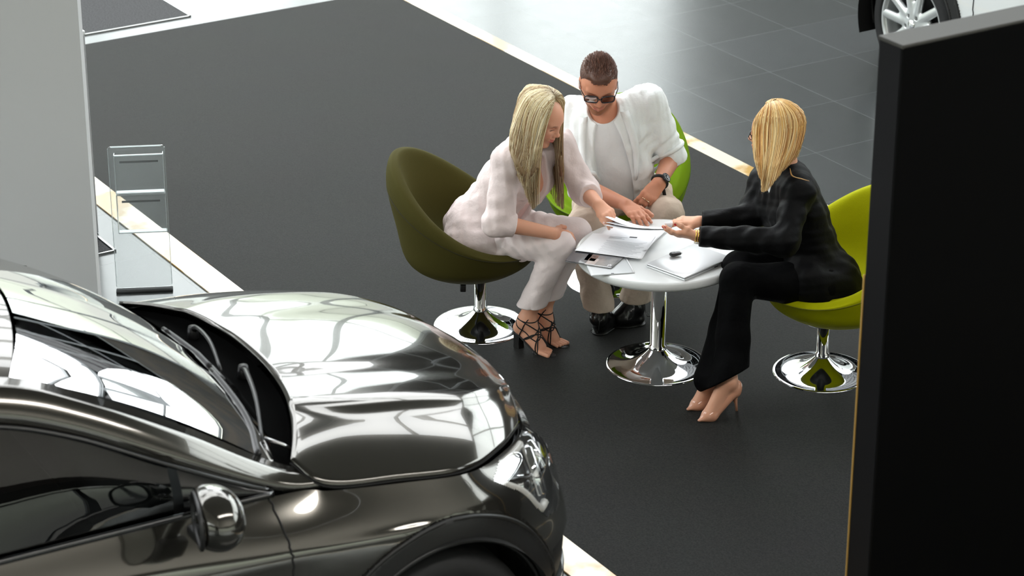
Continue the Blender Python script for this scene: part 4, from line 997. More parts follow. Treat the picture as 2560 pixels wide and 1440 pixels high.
# ================================================================= cars
def tire_wheel(rt,c,side,rim_m,R=.345,w=.225,spokes=5,turn=0.3,detail=True,name='wheel'):
    """c centre (car axes), side=-1 right / +1 left"""
    ax=np.array([[1,0,0],[0,0,1],[0,side,0]],float); c=np.array(c,float)
    def Y(y): return y
    rr=R*.735
    prof=[(rr,-w/2+.01),(rr+.02,-w/2),(R-.03,-w/2+.004),(R-.004,-w/2+.03),(R,-w/2+.06),(R,w/2-.06),(R-.004,w/2-.03),(R-.03,w/2-.004),(rr+.02,w/2),(rr,w/2-.01),(rr,-w/2+.01)]
    ty=G().lathe(prof,c,80,ax).out(name,M['rubber'],rt,world=False)
    G_=G().lathe([(rr+.002,w/2-.008),(rr-.012,w/2-.012),(rr-.02,w/2-.03),(rr-.03,0),(rr-.03,-w/2+.02),(rr,-w/2+.012)],c,72,ax)
    rim=G_.out('rim',rim_m,rt,world=False); rim.parent=ty
    ops=[]; P=lambda r,a,y: c+ax[0]*r*math.cos(a)+ax[1]*r*math.sin(a)+ax[2]*y
    yo=w/2-.035
    ops.append(rc(P(0,0,yo-.02),P(0,0,yo),.062,.055,flat=(ax[2],2.2),k=.02))
    for i in range(spokes):
        a=2*math.pi*i/spokes+turn
        for s in(-1,1):
            ops.append(rc(P(.05,a+s*.35,yo),P(rr-.012,a+s*.27,yo+.008),.029,.027,flat=(ax[2],1.5),k=.018))
        ops.append(rc(P(.06,a,yo-.012),P(.125,a,yo-.008),.020,.014,k=.02))
    for i in range(spokes):
        a=2*math.pi*(i+.5)/spokes+turn; ops.append(rc(P(.056,a,yo),P(.056,a,yo+.03),.011,.011,k=.002,op='s'))
    v,f=sdf(ops,.0045); s_=mesh('wheel_spokes',v,f,rim_m,rt,world=False); s_.parent=ty
    G1=G().lathe([(.0001,yo+.028),(.027,yo+.026),(.031,yo+.018),(.031,yo+.005)],c,28,ax); q=G1.out('hub_cap',M['chrome'],rt,world=False); q.parent=ty
    G1=G().lathe([(.0001,-.01),(.15,-.01),(.15,-.03),(.0001,-.03)],c,40,ax); q=G1.out('brake_disc',M['steel'],rt,world=False); q.parent=ty
    g=G()
    for i in range(spokes):
        a=2*math.pi*(i+.5)/spokes+turn; q=G().lathe([(.0001,yo+.006),(.007,yo+.006),(.008,yo-.004)],P(.056,a,0),8,ax).out('wheel_nut',M['steel'],rt,world=False); q.parent=ty
    return ty
def fine_rows(rows,nu,nl):
    A=np.array(rows,float)       # (levels, u, 3)
    A=cr_(A.transpose(1,0,2),nu).transpose(1,0,2); return cr_(A,nl)
def make_car(loc,head,paint,rim_m,label,name='car',clad=None,full=True,glassm=None,wheels_detail=True):
    rt=Root(name,label,'car',tuple(loc),head); O=lambda g,n,m,**k: g.out(n,m,rt,world=False,**k)
    WX,WZ,WR=-.83,.345,.405
    # hood
    C=[(-1.075,1.108),(-.86,1.092),(-.63,1.056),(-.43,1.008),(-.30,.960),(-.215,.909)]
    E=[(-1.262,-.705,1.062),(-1.185,-.806,1.004),(-.95,-.828,.972),(-.70,-.818,.935),(-.50,-.705,.918),(-.335,-.545,.892)]
    ns,nt_=44,81; Cc=cr_([(a,0,b) for a,b in C],ns); Ee=cr_(E,ns); P=[]
    for i in range(ns):
        row=[]
        for j in range(nt_):
            t=-1+2*j/(nt_-1); a=abs(t); s=i/(ns-1)
            x=Cc[i,0]+(Ee[i,0]-Cc[i,0])*a**2.3; y=-Ee[i,1]*t; z=Cc[i,2]+(Ee[i,2]-Cc[i,2])*(.22*a**2+.78*max(0,(a-.55)/.45)**1.7)
            fade=math.sin(math.pi*min(1,max(0,(s*.94+.04))))**.4
            z+=.014*fade/(1+math.exp((a-.60)*38))*1.0 -.014*fade*.3 + .006*fade*math.exp(-((a-.60)/.045)**2) - .006*fade*math.exp(-((a-.36)/.10)**2)
            row.append((x,y,z))
        P.append(row)
    P=np.array(P)
    hood=O(G().surf(P),'hood',paint)
    md=hood.modifiers.new('t','SOLIDIFY'); md.thickness=.012; md.offset=-1
    # side and front skin
    X0=[(-.205,0),(-.235,-.29),(-.325,-.557),(-.495,-.722),(-.690,-.832),(-.94,-.842),(-1.175,-.824),(-1.32,-.808),(-1.9,-.845),(-2.6,-.86),(-3.4,-.85),(-4.15,-.79),(-4.42,-.55),(-4.5,0)]
    Z0=[.890,.888,.882,.903,.927,.962,.990,1.012,1.045,1.065,1.08,1.05,1.02,1.02]
    X1=[(-.13,0),(-.16,-.30),(-.25,-.585),(-.415,-.770),(-.64,-.882),(-.93,-.905),(-1.2,-.908),(-1.45,-.912),(-1.9,-.918),(-2.6,-.92),(-3.4,-.92),(-4.2,-.86),(-4.56,-.6),(-4.63,0)]
    Z1=[.80,.80,.80,.805,.825,.862,.882,.895,.92,.955,.965,.94,.92,.92]
    X2=[(-.09,0),(-.12,-.32),(-.21,-.605),(-.395,-.80),(-.645,-.908),(-.93,-.938),(-1.2,-.935),(-1.45,-.932),(-1.9,-.935),(-2.6,-.94),(-3.4,-.945),(-4.2,-.88),(-4.58,-.62),(-4.66,0)]
    Z2=[.67,.67,.67,.665,.73,.79,.79,.78,.78,.79,.79,.77,.75,.75]
    X3=[(-.06,0),(-.09,-.32),(-.18,-.62),(-.355,-.825),(-.62,-.925),(-.93,-.948),(-1.2,-.945),(-1.45,-.942),(-1.9,-.945),(-2.6,-.95),(-3.4,-.95),(-4.2,-.88),(-4.60,-.62),(-4.68,0)]
    X4=[(-.09,0),(-.12,-.32),(-.21,-.61),(-.38,-.80),(-.62,-.90),(-.93,-.925),(-1.2,-.925),(-1.45,-.92),(-1.9,-.92),(-2.6,-.92),(-3.4,-.92),(-4.2,-.86),(-4.56,-.6),(-4.63,0)]
    rows=[[(x,y,z) for (x,y),z in zip(X0,Z0)],[(x,y,z) for (x,y),z in zip(X1,Z1)],[(x,y,z) for (x,y),z in zip(X2,Z2)],[(x,y,.50) for x,y in X3],[(x,y,.24) for x,y in X4]]
    NU,NL=521,81; S=fine_rows(rows,NU,NL)
    for x0 in (WX,WX-2.70):
        for rad in (WR,WR+.075):
            d=np.hypot(S[...,0]-x0,S[...,2]-WZ); k=(np.abs(d-rad)<.0105)&(np.abs(S[...,1])>.7); sc_=np.where(k,rad/np.maximum(d,.01),1); S[...,0]=x0+(S[...,0]-x0)*sc_; S[...,2]=WZ+(S[...,2]-WZ)*sc_
    u=np.linspace(0,13,NU); lv=np.linspace(0,4,NL)
    uc=(u[:-1]+u[1:])/2; lc_=(lv[:-1]+lv[1:])/2; UU,LL=np.meshgrid(uc,lc_); ctr=(S[:-1,:-1]+S[1:,1:])/2
    def arch(x0): return np.hypot(ctr[...,0]-x0,ctr[...,2]-WZ)
    r1=arch(WX); r2=arch(WX-2.70); side_ok=(UU>3.1); hole=((r1<WR)&side_ok)|((r2<WR)&(UU>8))
    cl=(((r1<WR+.075)&side_ok&(UU<7))|((r2<WR+.075)&(UU>8))|(ctr[...,2]<.33))&~hole
    # headlamp outline in (u,level)
    top=lambda q: np.interp(q,[1.9,2.4,3.2,3.70],[.06,.05,.06,.44]); bot=lambda q: np.interp(q,[1.9,2.5,2.85,3.70],[2.0,2.2,2.08,.48])
    lamp=(UU>1.9)&(UU<3.70)&(LL>top(UU))&(LL<bot(UU))&~hole
    grille=(UU<1.9)&(LL>.35)&(LL<2.6)&~lamp; low=(UU<3.0)&(LL>2.75)&(LL<3.5)
    shut1=-1.385; bump_=(UU<3.45)|((UU<4.2)&(LL>2.3)&(ctr[...,0]>-.56)); 
    door1=(ctr[...,0]<shut1)&(ctr[...,0]>-2.42); door2=(ctr[...,0]<-2.42)&(ctr[...,0]>-3.2)&~cl
    rear=(ctr[...,0]<=-3.2)
    def pick(mask,name,m,off=0.0,label=None,mirror=True,parent=None):
        ii,jj=np.where(mask)
        if len(ii)==0: return None
        dS=np.gradient(S,axis=0);dU=np.gradient(S,axis=1); n=np.cross(dU,dS); n/=np.linalg.norm(n,axis=2,keepdims=True)+1e-9
        Q=S+n*off*(1 if n[40,200,1]<0 else -1)
        idx=np.arange(NL*NU).reshape(NL,NU); f=np.stack([idx[ii,jj],idx[ii+1,jj],idx[ii+1,jj+1],idx[ii,jj+1]],1)
        used,inv=np.unique(f,return_inverse=True); v=Q.reshape(-1,3)[used]; f=inv.reshape(f.shape)
        obs=[]
        for s in ((1,-1) if mirror else (1,)):
            vv=v*np.array([1,s,1]); ff=f if s==1 else f[:,::-1]; o=mesh(name,vv,ff,m,rt,world=False,label=label); obs.append(o)
            if parent: o.parent=parent
        return obs
    body=~hole&~cl&~lamp&~grille&~low
    pick(body&bump_,'front_bumper',paint); pick(body&~bump_&(ctr[...,0]>=shut1)&~rear,'fender',paint)
    drs=pick(body&door1,'front_door',paint); pick(body&door2&~door1,'rear_door',paint); pick(body&rear,'rear_quarter',paint)
    clm=clad or M['black_plastic']; pick(cl,'wheel_arch_cladding',clm,.006)
    pick(grille,'radiator_grille',M['black_gloss'],-.02); pick(low,'lower_intake',M['black_plastic'],-.015)
    # dark inner shell so that no light shows through the gaps
    inner=mat('inner_shell',lin(8,8,8),.9); pick(~hole&~lamp,'inner_shell',inner,-.02)
    # headlamp: recessed housing, light guides, projector, clear cover
    lg=mat('lamp_housing',lin(120,122,125),.25,metal=.7); pick(lamp,'headlamp_housing',lg,-.045)
    hs=pick(lamp,'headlamp_lens',M['lens'],.003)
    def sp_(uq,lq,off=0.0):
        i=np.clip(lq/4*(NL-1),0,NL-1.001);j=np.clip(uq/13*(NU-1),0,NU-1.001);a,b=int(i),int(j);fa,fb=i-a,j-b
        p=(S[a,b]*(1-fa)+S[a+1,b]*fa)*(1-fb)+(S[a,b+1]*(1-fa)+S[a+1,b+1]*fa)*fb
        n=np.cross(S[a,b+1]-S[a,b],S[a+1,b]-S[a,b]); n=n/np.linalg.norm(n); n=n if n@ (p-V(-1.5,0,.6))>0 else -n
        return p+n*off
    dr=mat('light_guide',lin(232,228,220),.25,coat=.6); dk_=mat('lamp_black',lin(14,14,16),.2,coat=.5); chm=M['chrome']
    for k_,s in ((0,1),(1,-1)):
        f=lambda p: p*V(1,s,1)
        pts=[sp_(q,top(q)+.13,-.020) for q in np.linspace(2.35,3.50,16)]+[sp_(3.54,.52,-.020)]+[sp_(q,bot(q)-.20,-.020) for q in np.linspace(3.42,2.95,10)]+[sp_(2.8,1.92,-.02),sp_(2.62,1.9,-.02)]
        g=G().tube([f(p) for p in cr_(pts,60)],.0150,8); o=O(g,'running_light',dr); o.parent=hs[k_]
        pts=[sp_(2.35,.45,-.022),sp_(2.6,.8,-.022),sp_(2.72,1.2,-.022),sp_(2.7,1.6,-.022)]; g=G().tube([f(p) for p in cr_(pts,20)],.026,10); o=O(g,'lamp_reflector',chm); o.parent=hs[k_]
        pts=[sp_(2.15,.4,-.02),sp_(2.28,.8,-.02),sp_(2.3,1.25,-.02)]; g=G().tube([f(p) for p in cr_(pts,20)],.020,10); o=O(g,'lamp_reflector',chm); o.parent=hs[k_]
        for q,l_,r in((2.95,1.15,.036),(3.22,.80,.026)):
            c=sp_(q,l_,-.05); n=nrm(V(.75,-.55,.15)); a=nrm(np.cross(n,V(0,0,1))); A=[a*V(1,s,1),np.cross(n,a)*V(1,s,1),n*V(1,s,1)]
            g=G().lathe([(.0001,.03),(r*.55,.024),(r*.8,.012),(r,.012),(r,-.02)],f(c),26,A); o=O(g,'projector',dk_ if q>3.2 else chm); o.parent=hs[k_]
        g=G().tube([f(sp_(q,(top(q)*.5+bot(q)*.5),-.034)) for q in np.linspace(2.6,3.4,10)],.014,8); o=O(g,'lamp_bezel',dk_); o.parent=hs[k_]
    # shut lines
    ln=mat('panel_gap',lin(10,10,10),.8)
    g=G()
    for s in(1,-1):
        e=cr_(E,ns)*V(1,s,1); g.tube(e+V(0,s*-.004,-.004),.0042,5)
        i_d=[]
        for l_ in np.linspace(.0,3.3,40):
            row=S[int(l_/4*(NL-1))]; j=int(np.argmin(np.abs(row[:,0]-shut1-.02*math.sin(l_*1.0))+ (np.arange(NU)>400)*9)); i_d.append(row[j]*V(1,s,1))
        g.tube(i_d,.0038,5)
        for x0 in (WX,WX-2.70):
            for rad in (WR+.001,WR+.076):
                lp=[]
                for a in np.linspace(-.25,math.pi+.25,70):
                    X_,Z_=x0+rad*math.cos(a),WZ+rad*math.sin(a); dd=np.hypot(S[...,0]-X_,S[...,2]-Z_)+(np.abs(S[...,1])<.6)*9; k=np.argsort(dd.ravel())[:4]; wgt=1/(dd.ravel()[k]+1e-4); yy=(S[...,1].ravel()[k]*wgt).sum()/wgt.sum()
                    lp.append((X_,yy+.004 if yy>0 else yy-.004,Z_)); lp[-1]=(X_,s*(abs(yy)+.004)*1.0,Z_)
                lp=np.array(lp); lp[1:-1]=(lp[:-2]+lp[1:-1]*2+lp[2:])/4; O(G().tube(lp,.0085,6),'arch_lip',clm)
        jb=[S[k][int(3.46/13*(NU-1))]*V(1,s,1) for k in range(int(1.85/4*(NL-1)),int(2.3/4*(NL-1)))]; 
    gp=O(g,'panel_gaps',ln); gp['kind']='stuff'
    # character lines: slim raised ribs
    # greenhouse
    Wc=cr_([(-1.10,-.735,1.030),(-1.285,-.712,1.060),(-1.6,-.680,1.262),(-1.9,-.645,1.432),(-2.13,-.612,1.528),(-2.5,-.595,1.585),(-3.2,-.585,1.61),(-4.0,-.56,1.56),(-4.3,-.54,1.50)],90)
    Sc=cr_([(-1.13,-.806,.992),(-1.345,-.800,1.026),(-1.68,-.775,1.190),(-1.97,-.735,1.345),(-2.22,-.702,1.432),(-2.55,-.682,1.482),(-3.2,-.675,1.50),(-3.9,-.66,1.44),(-4.25,-.68,1.26)],90)
    for s in(1,-1):
        P=[]
        for a,b in zip(Wc,Sc):
            m_=(a+b)/2; n=nrm(V(0,(a-m_)[2]*0-1.0,.75)); P.append([a-V(0,0,.01),a,a*.67+b*.33+n*.010,a*.33+b*.67+n*.010,b,b-V(0,-.02,.004)])
        P=np.array(P)*V(1,s,1); P=P if s==1 else P[:,::-1]
        O(G().surf(P),'roof_pillar',paint)
        # window band
        belt=[]
        for q in Sc: 
            row=S[0][int(4.5/13*(NU-1)):int(11.3/13*(NU-1))]; j=int(np.argmin(np.abs(row[:,0]-q[0]))); belt.append(row[j]+V(0,.012,.004))
        belt=np.array(belt); 
        def win(xa,xb,name,m,inset=0.0,lo=.06,hi=.02,off=0.0):
            k=[i for i in range(90) if xb<=Sc[i,0]<=xa]; P=[]
            for i in k:
                a=Sc[i]+V(0,inset,0);b=belt[i]+V(0,inset,0); L=a[2]-b[2]; P.append([b+(a-b)*(lo+(1-lo-hi)*t)+V(0,-off-.016*math.sin(math.pi*t),0) for t in np.linspace(0,1,9)])
            return O(G().surf(np.array(P)*V(1,s,1)),name,m)
        gl=glassm or M['car_glass']
        win(-1.345,-1.70,'sail_panel',M['black_gloss'],.004,lo=0,hi=0); win(-1.69,-2.44,'side_window',gl,.010,lo=.0,hi=0.0); win(-2.38,-2.52,'pillar_cover',M['black_gloss'],.004,0,0); win(-2.50,-3.32,'side_window',gl,.010,0,0); win(-3.28,-3.42,'pillar_cover',M['black_gloss'],.004,0,0); win(-3.40,-4.15,'side_window',gl,.010,0,0)
        k=[i for i in range(90) if -4.2<=Sc[i,0]<=-1.36]
        O(G().tube((belt[k]+V(0,-.012,.004))*V(1,s,1),.011,8),'window_seal',M['black_gloss']); O(G().tube((Sc[k]+V(0,-.002,-.004))*V(1,s,1),.007,6),'window_trim',M['black_gloss'])
    # roof
    P=[]; ks=[i for i in range(90) if Wc[i,0]<=-2.10]
    for i in ks:
        a=Wc[i]; P.append([(a[0]+(.16*(1-t*t))*(1 if True else 0)*max(0,1-(-2.1-a[0])/1.2),a[1]*-t,a[2]+.055*(1-t*t)) for t in np.linspace(-1,1,41)])
    O(G().surf(P),'roof',paint)
    # windscreen
    b0=cr_([(-1.315,-.700,1.068),(-1.25,-.5,1.083),(-1.215,-.25,1.093),(-1.20,0,1.097)],22); t0=cr_([(-2.115,-.610,1.525),(-2.02,-.42,1.566),(-1.965,-.2,1.582),(-1.95,0,1.586)],22)
    b0=np.concatenate([b0,(b0*V(1,-1,1))[::-1][1:]]);t0=np.concatenate([t0,(t0*V(1,-1,1))[::-1][1:]])
    P=[[a+(b-a)*q+V(.02,0,.03)*math.sin(math.pi*q) for q in np.linspace(0,1,24)] for a,b in zip(b0,t0)]; P=np.array(P)
    ws=O(G().surf(P),'windscreen',M['screen_glass'])
    fr=P.copy(); n_=V(.55,0,.83)
    G1=G(); G1.surf(fr[:,:3]-n_*.004); o=O(G1,'screen_border',M['black_gloss']); o.parent=ws
    # cowl
    hr=P_h=np.array([[*q] for q in np.array(hood.data.vertices and [v.co[:] for v in hood.data.vertices[:nt_]])])
    hr=hr[::-1] if hr[0,1]*b0[0,1]<0 else hr; hr=cr_(hr,43)
    cw=[[h_+V(-.004,0,-.018),h_*.75+b_*.25-V(0,0,.030),h_*.4+b_*.6-V(0,0,.022),b_-V(0,0,.004)] for h_,b_ in zip(hr,b0)]
    O(G().surf(cw),'cowl_panel',mat('cowl_black',lin(3,3,3),.9,spec=.02))
    # wipers
    wm=mat('wiper_black',lin(18,18,19),.4)
    def onscreen(y,q,off=.012):
        i=int(np.interp(y,b0[:,1],np.arange(43))); return P[i,0]+(P[i,-1]-P[i,0])*q+n_*off
    for k,(py,ey_,q1) in enumerate(((.30,-.12,.06),(-.10,-.62,.05))):
        pv=(hr[int(np.interp(py,b0[:,1],np.arange(43)))]*.45+onscreen(py,0)*.55)+V(0,0,-.002); tip=onscreen(ey_,q1,.022); mid=pv*.45+tip*.55+V(.01,0,.035)
        arm=O(G().tube(cr_([pv,pv*.7+mid*.3+V(0,0,.022),mid,tip],14),[.014,.013,.012,.0115,.011,.0105,.010,.009,.009,.008,.008,.007,.007,.006],8,flat=(n_,.6)),'wiper_arm',wm)
        bl=[onscreen(y,q,.010) for y,q in zip(np.linspace(py-.02,ey_-.06*0-.08,16),np.linspace(.10,q1+.015,16))]
        o=O(G().tube(bl,.008,6,flat=(n_,1.3)),'wiper_blade',wm); o.parent=arm
        o=O(G().lathe([(.0001,.030),(.016,.028),(.020,.010),(.020,-.02)],pv-V(0,0,.012),18),'wiper_hub',wm); o.parent=arm
    O(G().tube([onscreen(-.60,-.03,.01)+V(.05,0,-.02),onscreen(-.60,.0,.012)+V(.03,-.01,.0),onscreen(-.585,.03,.012)],.006,6),'washer_nozzle',M['steel'])
    # mirrors
    for s in(1,-1):
        c=V(-1.685,-1.060,1.150)
        ops=[el(c,(.092,.122,.092),k=.02),el(c+V(.01,-.02,-.005),(.070,.108,.085),k=.03),rc(c+V(.0,.09,-.055),c+V(.04,.19,-.075),.030,.026,flat=(V(0,0,1),1.5),k=.03)]
        ops.append(cut(c+V(-.045,0,0),V(-1,.28,0),k=.012)); 
        v,f=sdf(ops,.005); v=v*V(1,s,1); f=f if s==1 else f[:,::-1]; mo=mesh('wing_mirror',v,f,paint,rt,world=False)
        g=G(); A=[nrm(V(-.28,-1,0)),V(0,0,1),nrm(V(-1,.28,0))]; ring=[c+V(-.046,-.004,0)+A[0]*.104*math.copysign(abs(math.cos(t))**.8,math.cos(t))+A[1]*.070*math.copysign(abs(math.sin(t))**.8,math.sin(t)) for t in np.linspace(0,6.28,36,endpoint=False)]
        g.add([(c+V(-.047,-.004,0))*V(1,s,1)]+[p*V(1,s,1) for p in ring],[(0,1+i,1+(i+1)%36) for i in range(36)]); o=O(g,'mirror_glass',M['chrome']); o.parent=mo
        o=O(G().tube([p*V(1,s,1) for p in ring],.007,6,closed=True),'mirror_rim',M['black_plastic']); o.parent=mo
        o=O(G().rbox((c+V(.01,.05,-.085))*V(1,s,1),(.05,.06,.018),.012,n=2),'mirror_foot',M['black_plastic']); o.parent=mo
    # wheels and wheel wells
    for s in(-1,1):
        for x in (WX,WX-2.70): 
            tire_wheel(rt,(x,s*.80,WZ),s,rim_m)
            A=np.array([[1,0,0],[0,0,1],[0,s,0]],float)
            g=G(); n=30; pts=[]
            for i in range(n+1):
                a=-.35+(math.pi+.7)*i/n; pts.append([(x+(WR+.01)*math.cos(a),s*yy,WZ+(WR+.01)*math.sin(a)) for yy in(.95,.55)])
            g.surf(pts); g.lathe([(.0001,0),(WR+.02,0)],(x,s*.56,WZ),40,A); O(g,'wheel_liner',inner)
    # cabin: dark floor pan, dashboard and seats seen dimly through the glass
    cb=mat('cabin_dark',lin(20,20,21),.8); O(G().box((-2.5,0,.42),(1.7,.80,.10)).box((-.8,0,.6),(.35,.42,.18)),'floor_pan',inner,smooth=False)
    O(G().rbox((-1.62,0,.93),(.22,.70,.085),.05,n=3),'dashboard',cb)
    for s in(-1,1):
        st=O(G().rbox((-2.35,s*.38,.66),(.26,.24,.10),.05,n=3),'front_seat',cb); o=O(G().rbox((-2.62,s*.38,1.0),(.07,.24,.30),.05,(V(.95,0,.3),V(0,1,0),V(-.3,0,.95)),n=3),'seat_back',cb);o.parent=st
        o=O(G().rbox((-2.72,s*.38,1.36),(.05,.13,.08),.035,n=3),'head_rest',cb);o.parent=st
    sw=O(G().tube([V(-1.93,.38,.98)+V(.06*math.sin(t)*1,.18*math.cos(t),.17*math.sin(t)) for t in np.linspace(0,6.28,30,endpoint=False)],.014,8,closed=True),'steering_wheel',cb)
    O(G().rbox((-3.3,0,.95),(.10,.62,.30),.06,n=2),'rear_seat',cb)
    return rt
M['car_glass']=thin_glass('tinted_car_glass',(.12,.13,.13,1),1.0,1.5)
M['screen_glass']=thin_glass('windscreen_glass',(.30,.33,.32,1),3.2,1.5)
M['lens']=thin_glass('lamp_cover',(.95,.96,.97,1),.45,1.5)
def car_paint(name,c,metal,rough):
    m=mat(name,c,rough,metal=metal,coat=1.0,coat_r=.02,spec=.6); return m
suv_paint=car_paint('grey_brown_metallic',lin(76,74,69),.85,.12)
white_paint=car_paint('pearl_white',lin(215,218,218),.0,.3)
alloy=mat('silver_alloy',lin(205,208,208),.28,metal=.6,coat=.4)
CAR=V(0.035,8.405,0)
make_car(CAR,R_(30.2),suv_paint,alloy,'grey brown metallic sport utility car filling the lower left foreground')
# second car: only a front wheel and lower flank show beyond the black board
hb2=fl(2278,63,.345); hd2=GA+math.pi; fx=V(math.cos(hd2),math.sin(hd2),0); ly=V(-math.sin(hd2),math.cos(hd2),0)
loc2=hb2-fx*(-.83)-ly*.90; loc2[2]=0
make_car(loc2,hd2,white_paint,alloy,'white car at the top right with a silver five-spoke wheel',name='car')
# ================================================================= on the table
def page_mat(name,base,lines=None,block=None):
    return mat(name,base,.75,spec=.3)
PAP=mat('paper',lin(240,240,243),.7,spec=.3); INK=mat('grey_print',lin(150,150,154),.8); INKD=mat('dark_print',lin(70,70,74),.8)
def quadpt(q,u,v): a,b,c,d=[np.array(p) for p in q]; return (a*(1-u)+b*u)*(1-v)+(d*(1-u)+c*u)*v
def sheet(name,label,q,m=PAP,th=.0006,curl=None,group=None,cat='paper',n=16,parts=None,z0=0):
    """q four world corners (u to the right, v away); curl(u,v)->height"""
    ctr=np.mean(q,0); rt=Root(name,label,cat,tuple(ctr),0,group=group)
    P=[[quadpt(q,i/n,j/n)+V(0,0,curl(i/n,j/n) if curl else 0) for j in range(n+1)] for i in range(n+1)]
    o=G().surf(P).out('page',m,rt); md=o.modifiers.new('t','SOLIDIFY'); md.thickness=th; md.offset=0
    for nm,mm,rects in (parts or []):
        g=G()
        for (u0,v0,u1,v1) in rects:
            k=max(2,int((u1-u0)*12)+1); g.surf([[quadpt(q,u0+(u1-u0)*i/k,v)+V(0,0,(curl(u0+(u1-u0)*i/k,v) if curl else 0)+th*.5+.0005) for v in (v0,v1)] for i in range(k+1)])
        g.out(nm,mm,rt)
    return rt
Z=TZ
# laptop
c0=fl(1712,694,Z+.018); cr1=fl(1818,648,Z+.018); cl1=fl(1598,640,Z+.018)
ax=nrm((cr1-c0)*V(1,1,0)); ay=V(-ax[1],ax[0],0); wl,dl=.305,.215
if (cl1-c0)@ay<0: ay=-ay
lp=Root('laptop','closed silver laptop lying across the right half of the white table','laptop',tuple(c0+ax*wl/2+ay*dl/2-V(0,0,.018)),0)
cen=c0+ax*wl/2+ay*dl/2
al=mat('aluminium',lin(222,223,225),.32,metal=.35)
G().rbox(cen+V(0,0,-.013),(wl/2,dl/2,.0045),.004,(ax,ay,V(0,0,1)),n=2).out('laptop_base',al,lp)
G().rbox(cen+V(0,0,-.003),(wl/2,dl/2,.0032),.003,(ax,ay,V(0,0,1)),n=2).out('laptop_lid',al,lp)
G().box(cen+V(0,0,-.0075),(wl/2-.003,dl/2-.003,.0012),(ax,ay,V(0,0,1))).out('lid_gap',M['black_plastic'],lp,smooth=False)
G().box(cen-ay*(dl/2+.0002)+ax*.05+V(0,0,-.012),(.012,.0006,.0018),(ax,ay,V(0,0,1))).out('side_port',M['black_plastic'],lp,smooth=False)
# key fob
kf=Root('car_key','small black car key fob with silver loop on the closed laptop','key',tuple(fl(1690,640,Z+.019)),0); k0=fl(1690,640,Z+.019)
kd=nrm(V(1,.35,0)); v,f=sdf([rc(k0-kd*.014+V(0,0,.010),k0+kd*.012+V(0,0,.010),.0165,.0125,flat=(V(0,0,1),1.75),k=.005)],.0016); mesh('key_body',v,f,mat('key_black',lin(28,28,30),.3,coat=.3),kf)
G().tube([k0+kd*.024+V(0,0,.011)+nrm(V(-.35,1,0))*.006*math.cos(t)+kd*.006*math.sin(t) for t in np.linspace(0,6.28,16,endpoint=False)],.0013,6,closed=True).out('key_loop',M['chrome'],kf)
G().rbox(k0-kd*.004+V(0,0,.0175),(.007,.004,.001),.0008,(kd,nrm(V(-.35,1,0)),V(0,0,1)),n=1).out('key_button',mat('key_grey',lin(120,120,125),.4),kf)
# clear folder with a grey insert
q=[fl(1478,690,Z+.003),fl(1586,682,Z+.003),fl(1562,640,Z+.003),fl(1452,632,Z+.003)]
fo_=sheet('plastic_folder','translucent plastic folder under the dark brochure at the table edge',q,mat('folder_plastic',lin(205,208,210),.25,spec=.6),.002,cat='folder')
G().tube([q[1],q[2]],.0028,6).out('folder_spine',PAP,fo_); G().box(quadpt(q,.5,.03)+V(0,0,.002),(.006,.0015,.0006)).out('folder_clip',INKD,fo_,smooth=False)
# brochure
bz_=Z+.008
q=[fl(1413,654,bz_),fl(1528,671,bz_),fl(1560,643,bz_),fl(1436,622,bz_)]
sheet('brochure','glossy dark brochure with a car interior photograph sticking out over the table edge',q,mat('brochure_grey',lin(120,120,122),.22,coat=.5,var=(9,lin(150,148,146),.45,.6)),.004,cat='brochure',
  parts=[('photo_dark',mat('photo_dark',lin(62,62,66),.22,coat=.5),[(.0,.0,.42,1.0)]),('photo_warm',mat('photo_warm',lin(120,95,85),.25,coat=.4,var=(60,lin(60,50,50),.4,.6)),[(.34,.30,.56,.78)]),('photo_pale',mat('photo_light',lin(178,170,166),.2,coat=.5),[(.44,.05,.62,.5)]),('emblem',mat('emblem_white',lin(225,225,228),.4),[(.885,.10,.90,.22),(.91,.16,.93,.26),(.945,.10,.955,.24)]),('page_edge',PAP,[(0,0,1,.025)])])  # dark, warm and pale rectangles make up the cover photograph
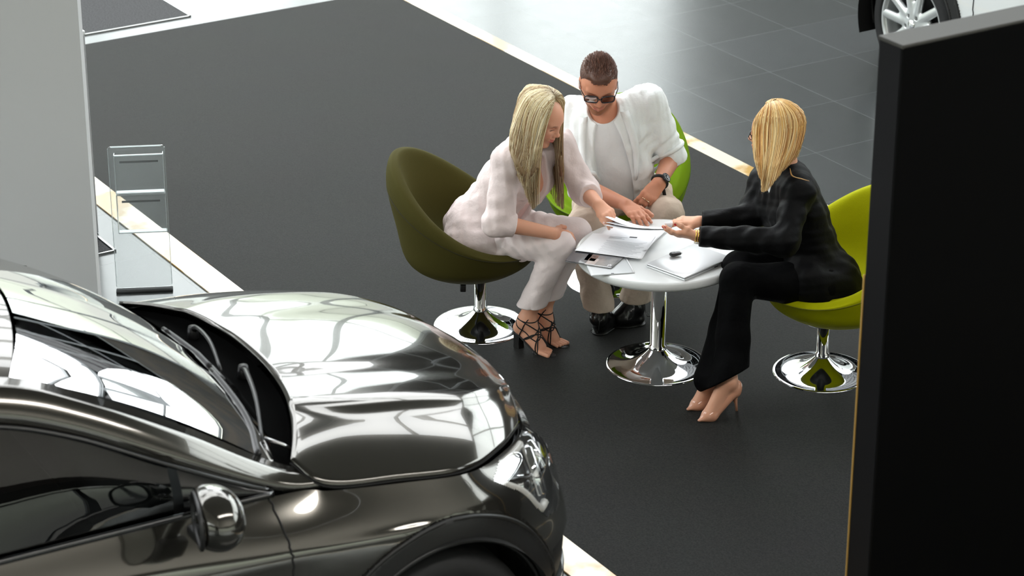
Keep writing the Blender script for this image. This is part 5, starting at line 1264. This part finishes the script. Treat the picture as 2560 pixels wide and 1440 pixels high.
# papers, bottom to top
z1=Z+.010
q=[fl(1455,625,z1),fl(1612,628,z1),fl(1668,574,z1),fl(1508,572,z1)]
sheet('paper_sheet','lowest of the white sheets on the table, corner showing beside the laptop',q,group='papers on the table')
z1=Z+.0125
q=[fl(1470,612,z1),fl(1618,632,z1),fl(1650,592,z1),fl(1520,566,z1)]
sheet('paper_sheet','white sheet with a pale cover edge pushed under the printed page',q,curl=lambda u,v:.022*max(0,u-.8)**1.2*4,group='papers on the table')
z1=Z+.0155
q=[fl(1437,626,z1),fl(1605,648,z1),fl(1640,594,z1),fl(1482,583,z1)]
lines=[(.30+.012*(i%3),.04+.052*i,.93-.05*((i*7)%4),.055+.052*i) for i in range(13)]
lines2=[(.30,.80,.55,.812),(.30,.84,.50,.852),(.30,.88,.58,.892)]
sheet('paper_sheet','printed page of grey text lying on top of the papers on the table',q,th=.0008,curl=lambda u,v:.016*max(0,u-.82)*5*(v),
  parts=[('printed_lines',INK,[(a,b,c,b+.008) for a,b,c,d in lines]+lines2),('stamp_block',INKD,[(.60,.90,.72,.955)])],group='papers on the table')
# curled corner pages by the near hand
zc=Z+.016
q=[fl(1622,628,zc),fl(1648,602,zc),fl(1652,590,zc),fl(1632,612,zc)]
# sheaf handed across
def pagestrip(name,label,a,b,wd,roll,zlift,n=24,grp='sheets held between the two women'):
    """page from a (held by the woman in pink) to b (woman in black); wd width vector"""
    rt=Root(name,label,'paper',tuple((a+b)/2),0,group=grp); P=[]
    for i in range(n+1):
        t=i/n; p=a+(b-a)*min(1,t/.82)+V(0,0,-.010*math.sin(math.pi*min(1,t/.82))+zlift)
        if t>.82:
            s=(t-.82)/.18*roll; r=.017; d=nrm((b-a)*V(1,1,0)); p=p+d*r*math.sin(s)+V(0,0,r*(1-math.cos(s)))
        P.append([p-wd*.5,p,p+wd*.5])
    o=G().surf(P).out('page',PAP,rt); md=o.modifiers.new('t','SOLIDIFY'); md.thickness=.0008; return rt
ha=at(1522,559,10.22); hb_=at(1668,572,9.93); wv_=V(.05,.155,-.058)
pagestrip('paper_sheet','lowest sheet of the sheaf the two women hold over the table',ha+V(0,0,-.004),hb_+V(0,0,-.004),wv_,.3,0)
pagestrip('paper_sheet','middle sheet of the held sheaf, with its right end curling up',ha+V(.01,.01,.002),hb_+V(0,0,.002),wv_,2.6,.002)
h2=at(1524,541,10.24); h3=at(1576,560,10.12)
pagestrip('paper_sheet','top sheet lifted from the sheaf by the woman in pink',h2,h3+V(.08,-.05,.0),wv_*.9,.2,.0)
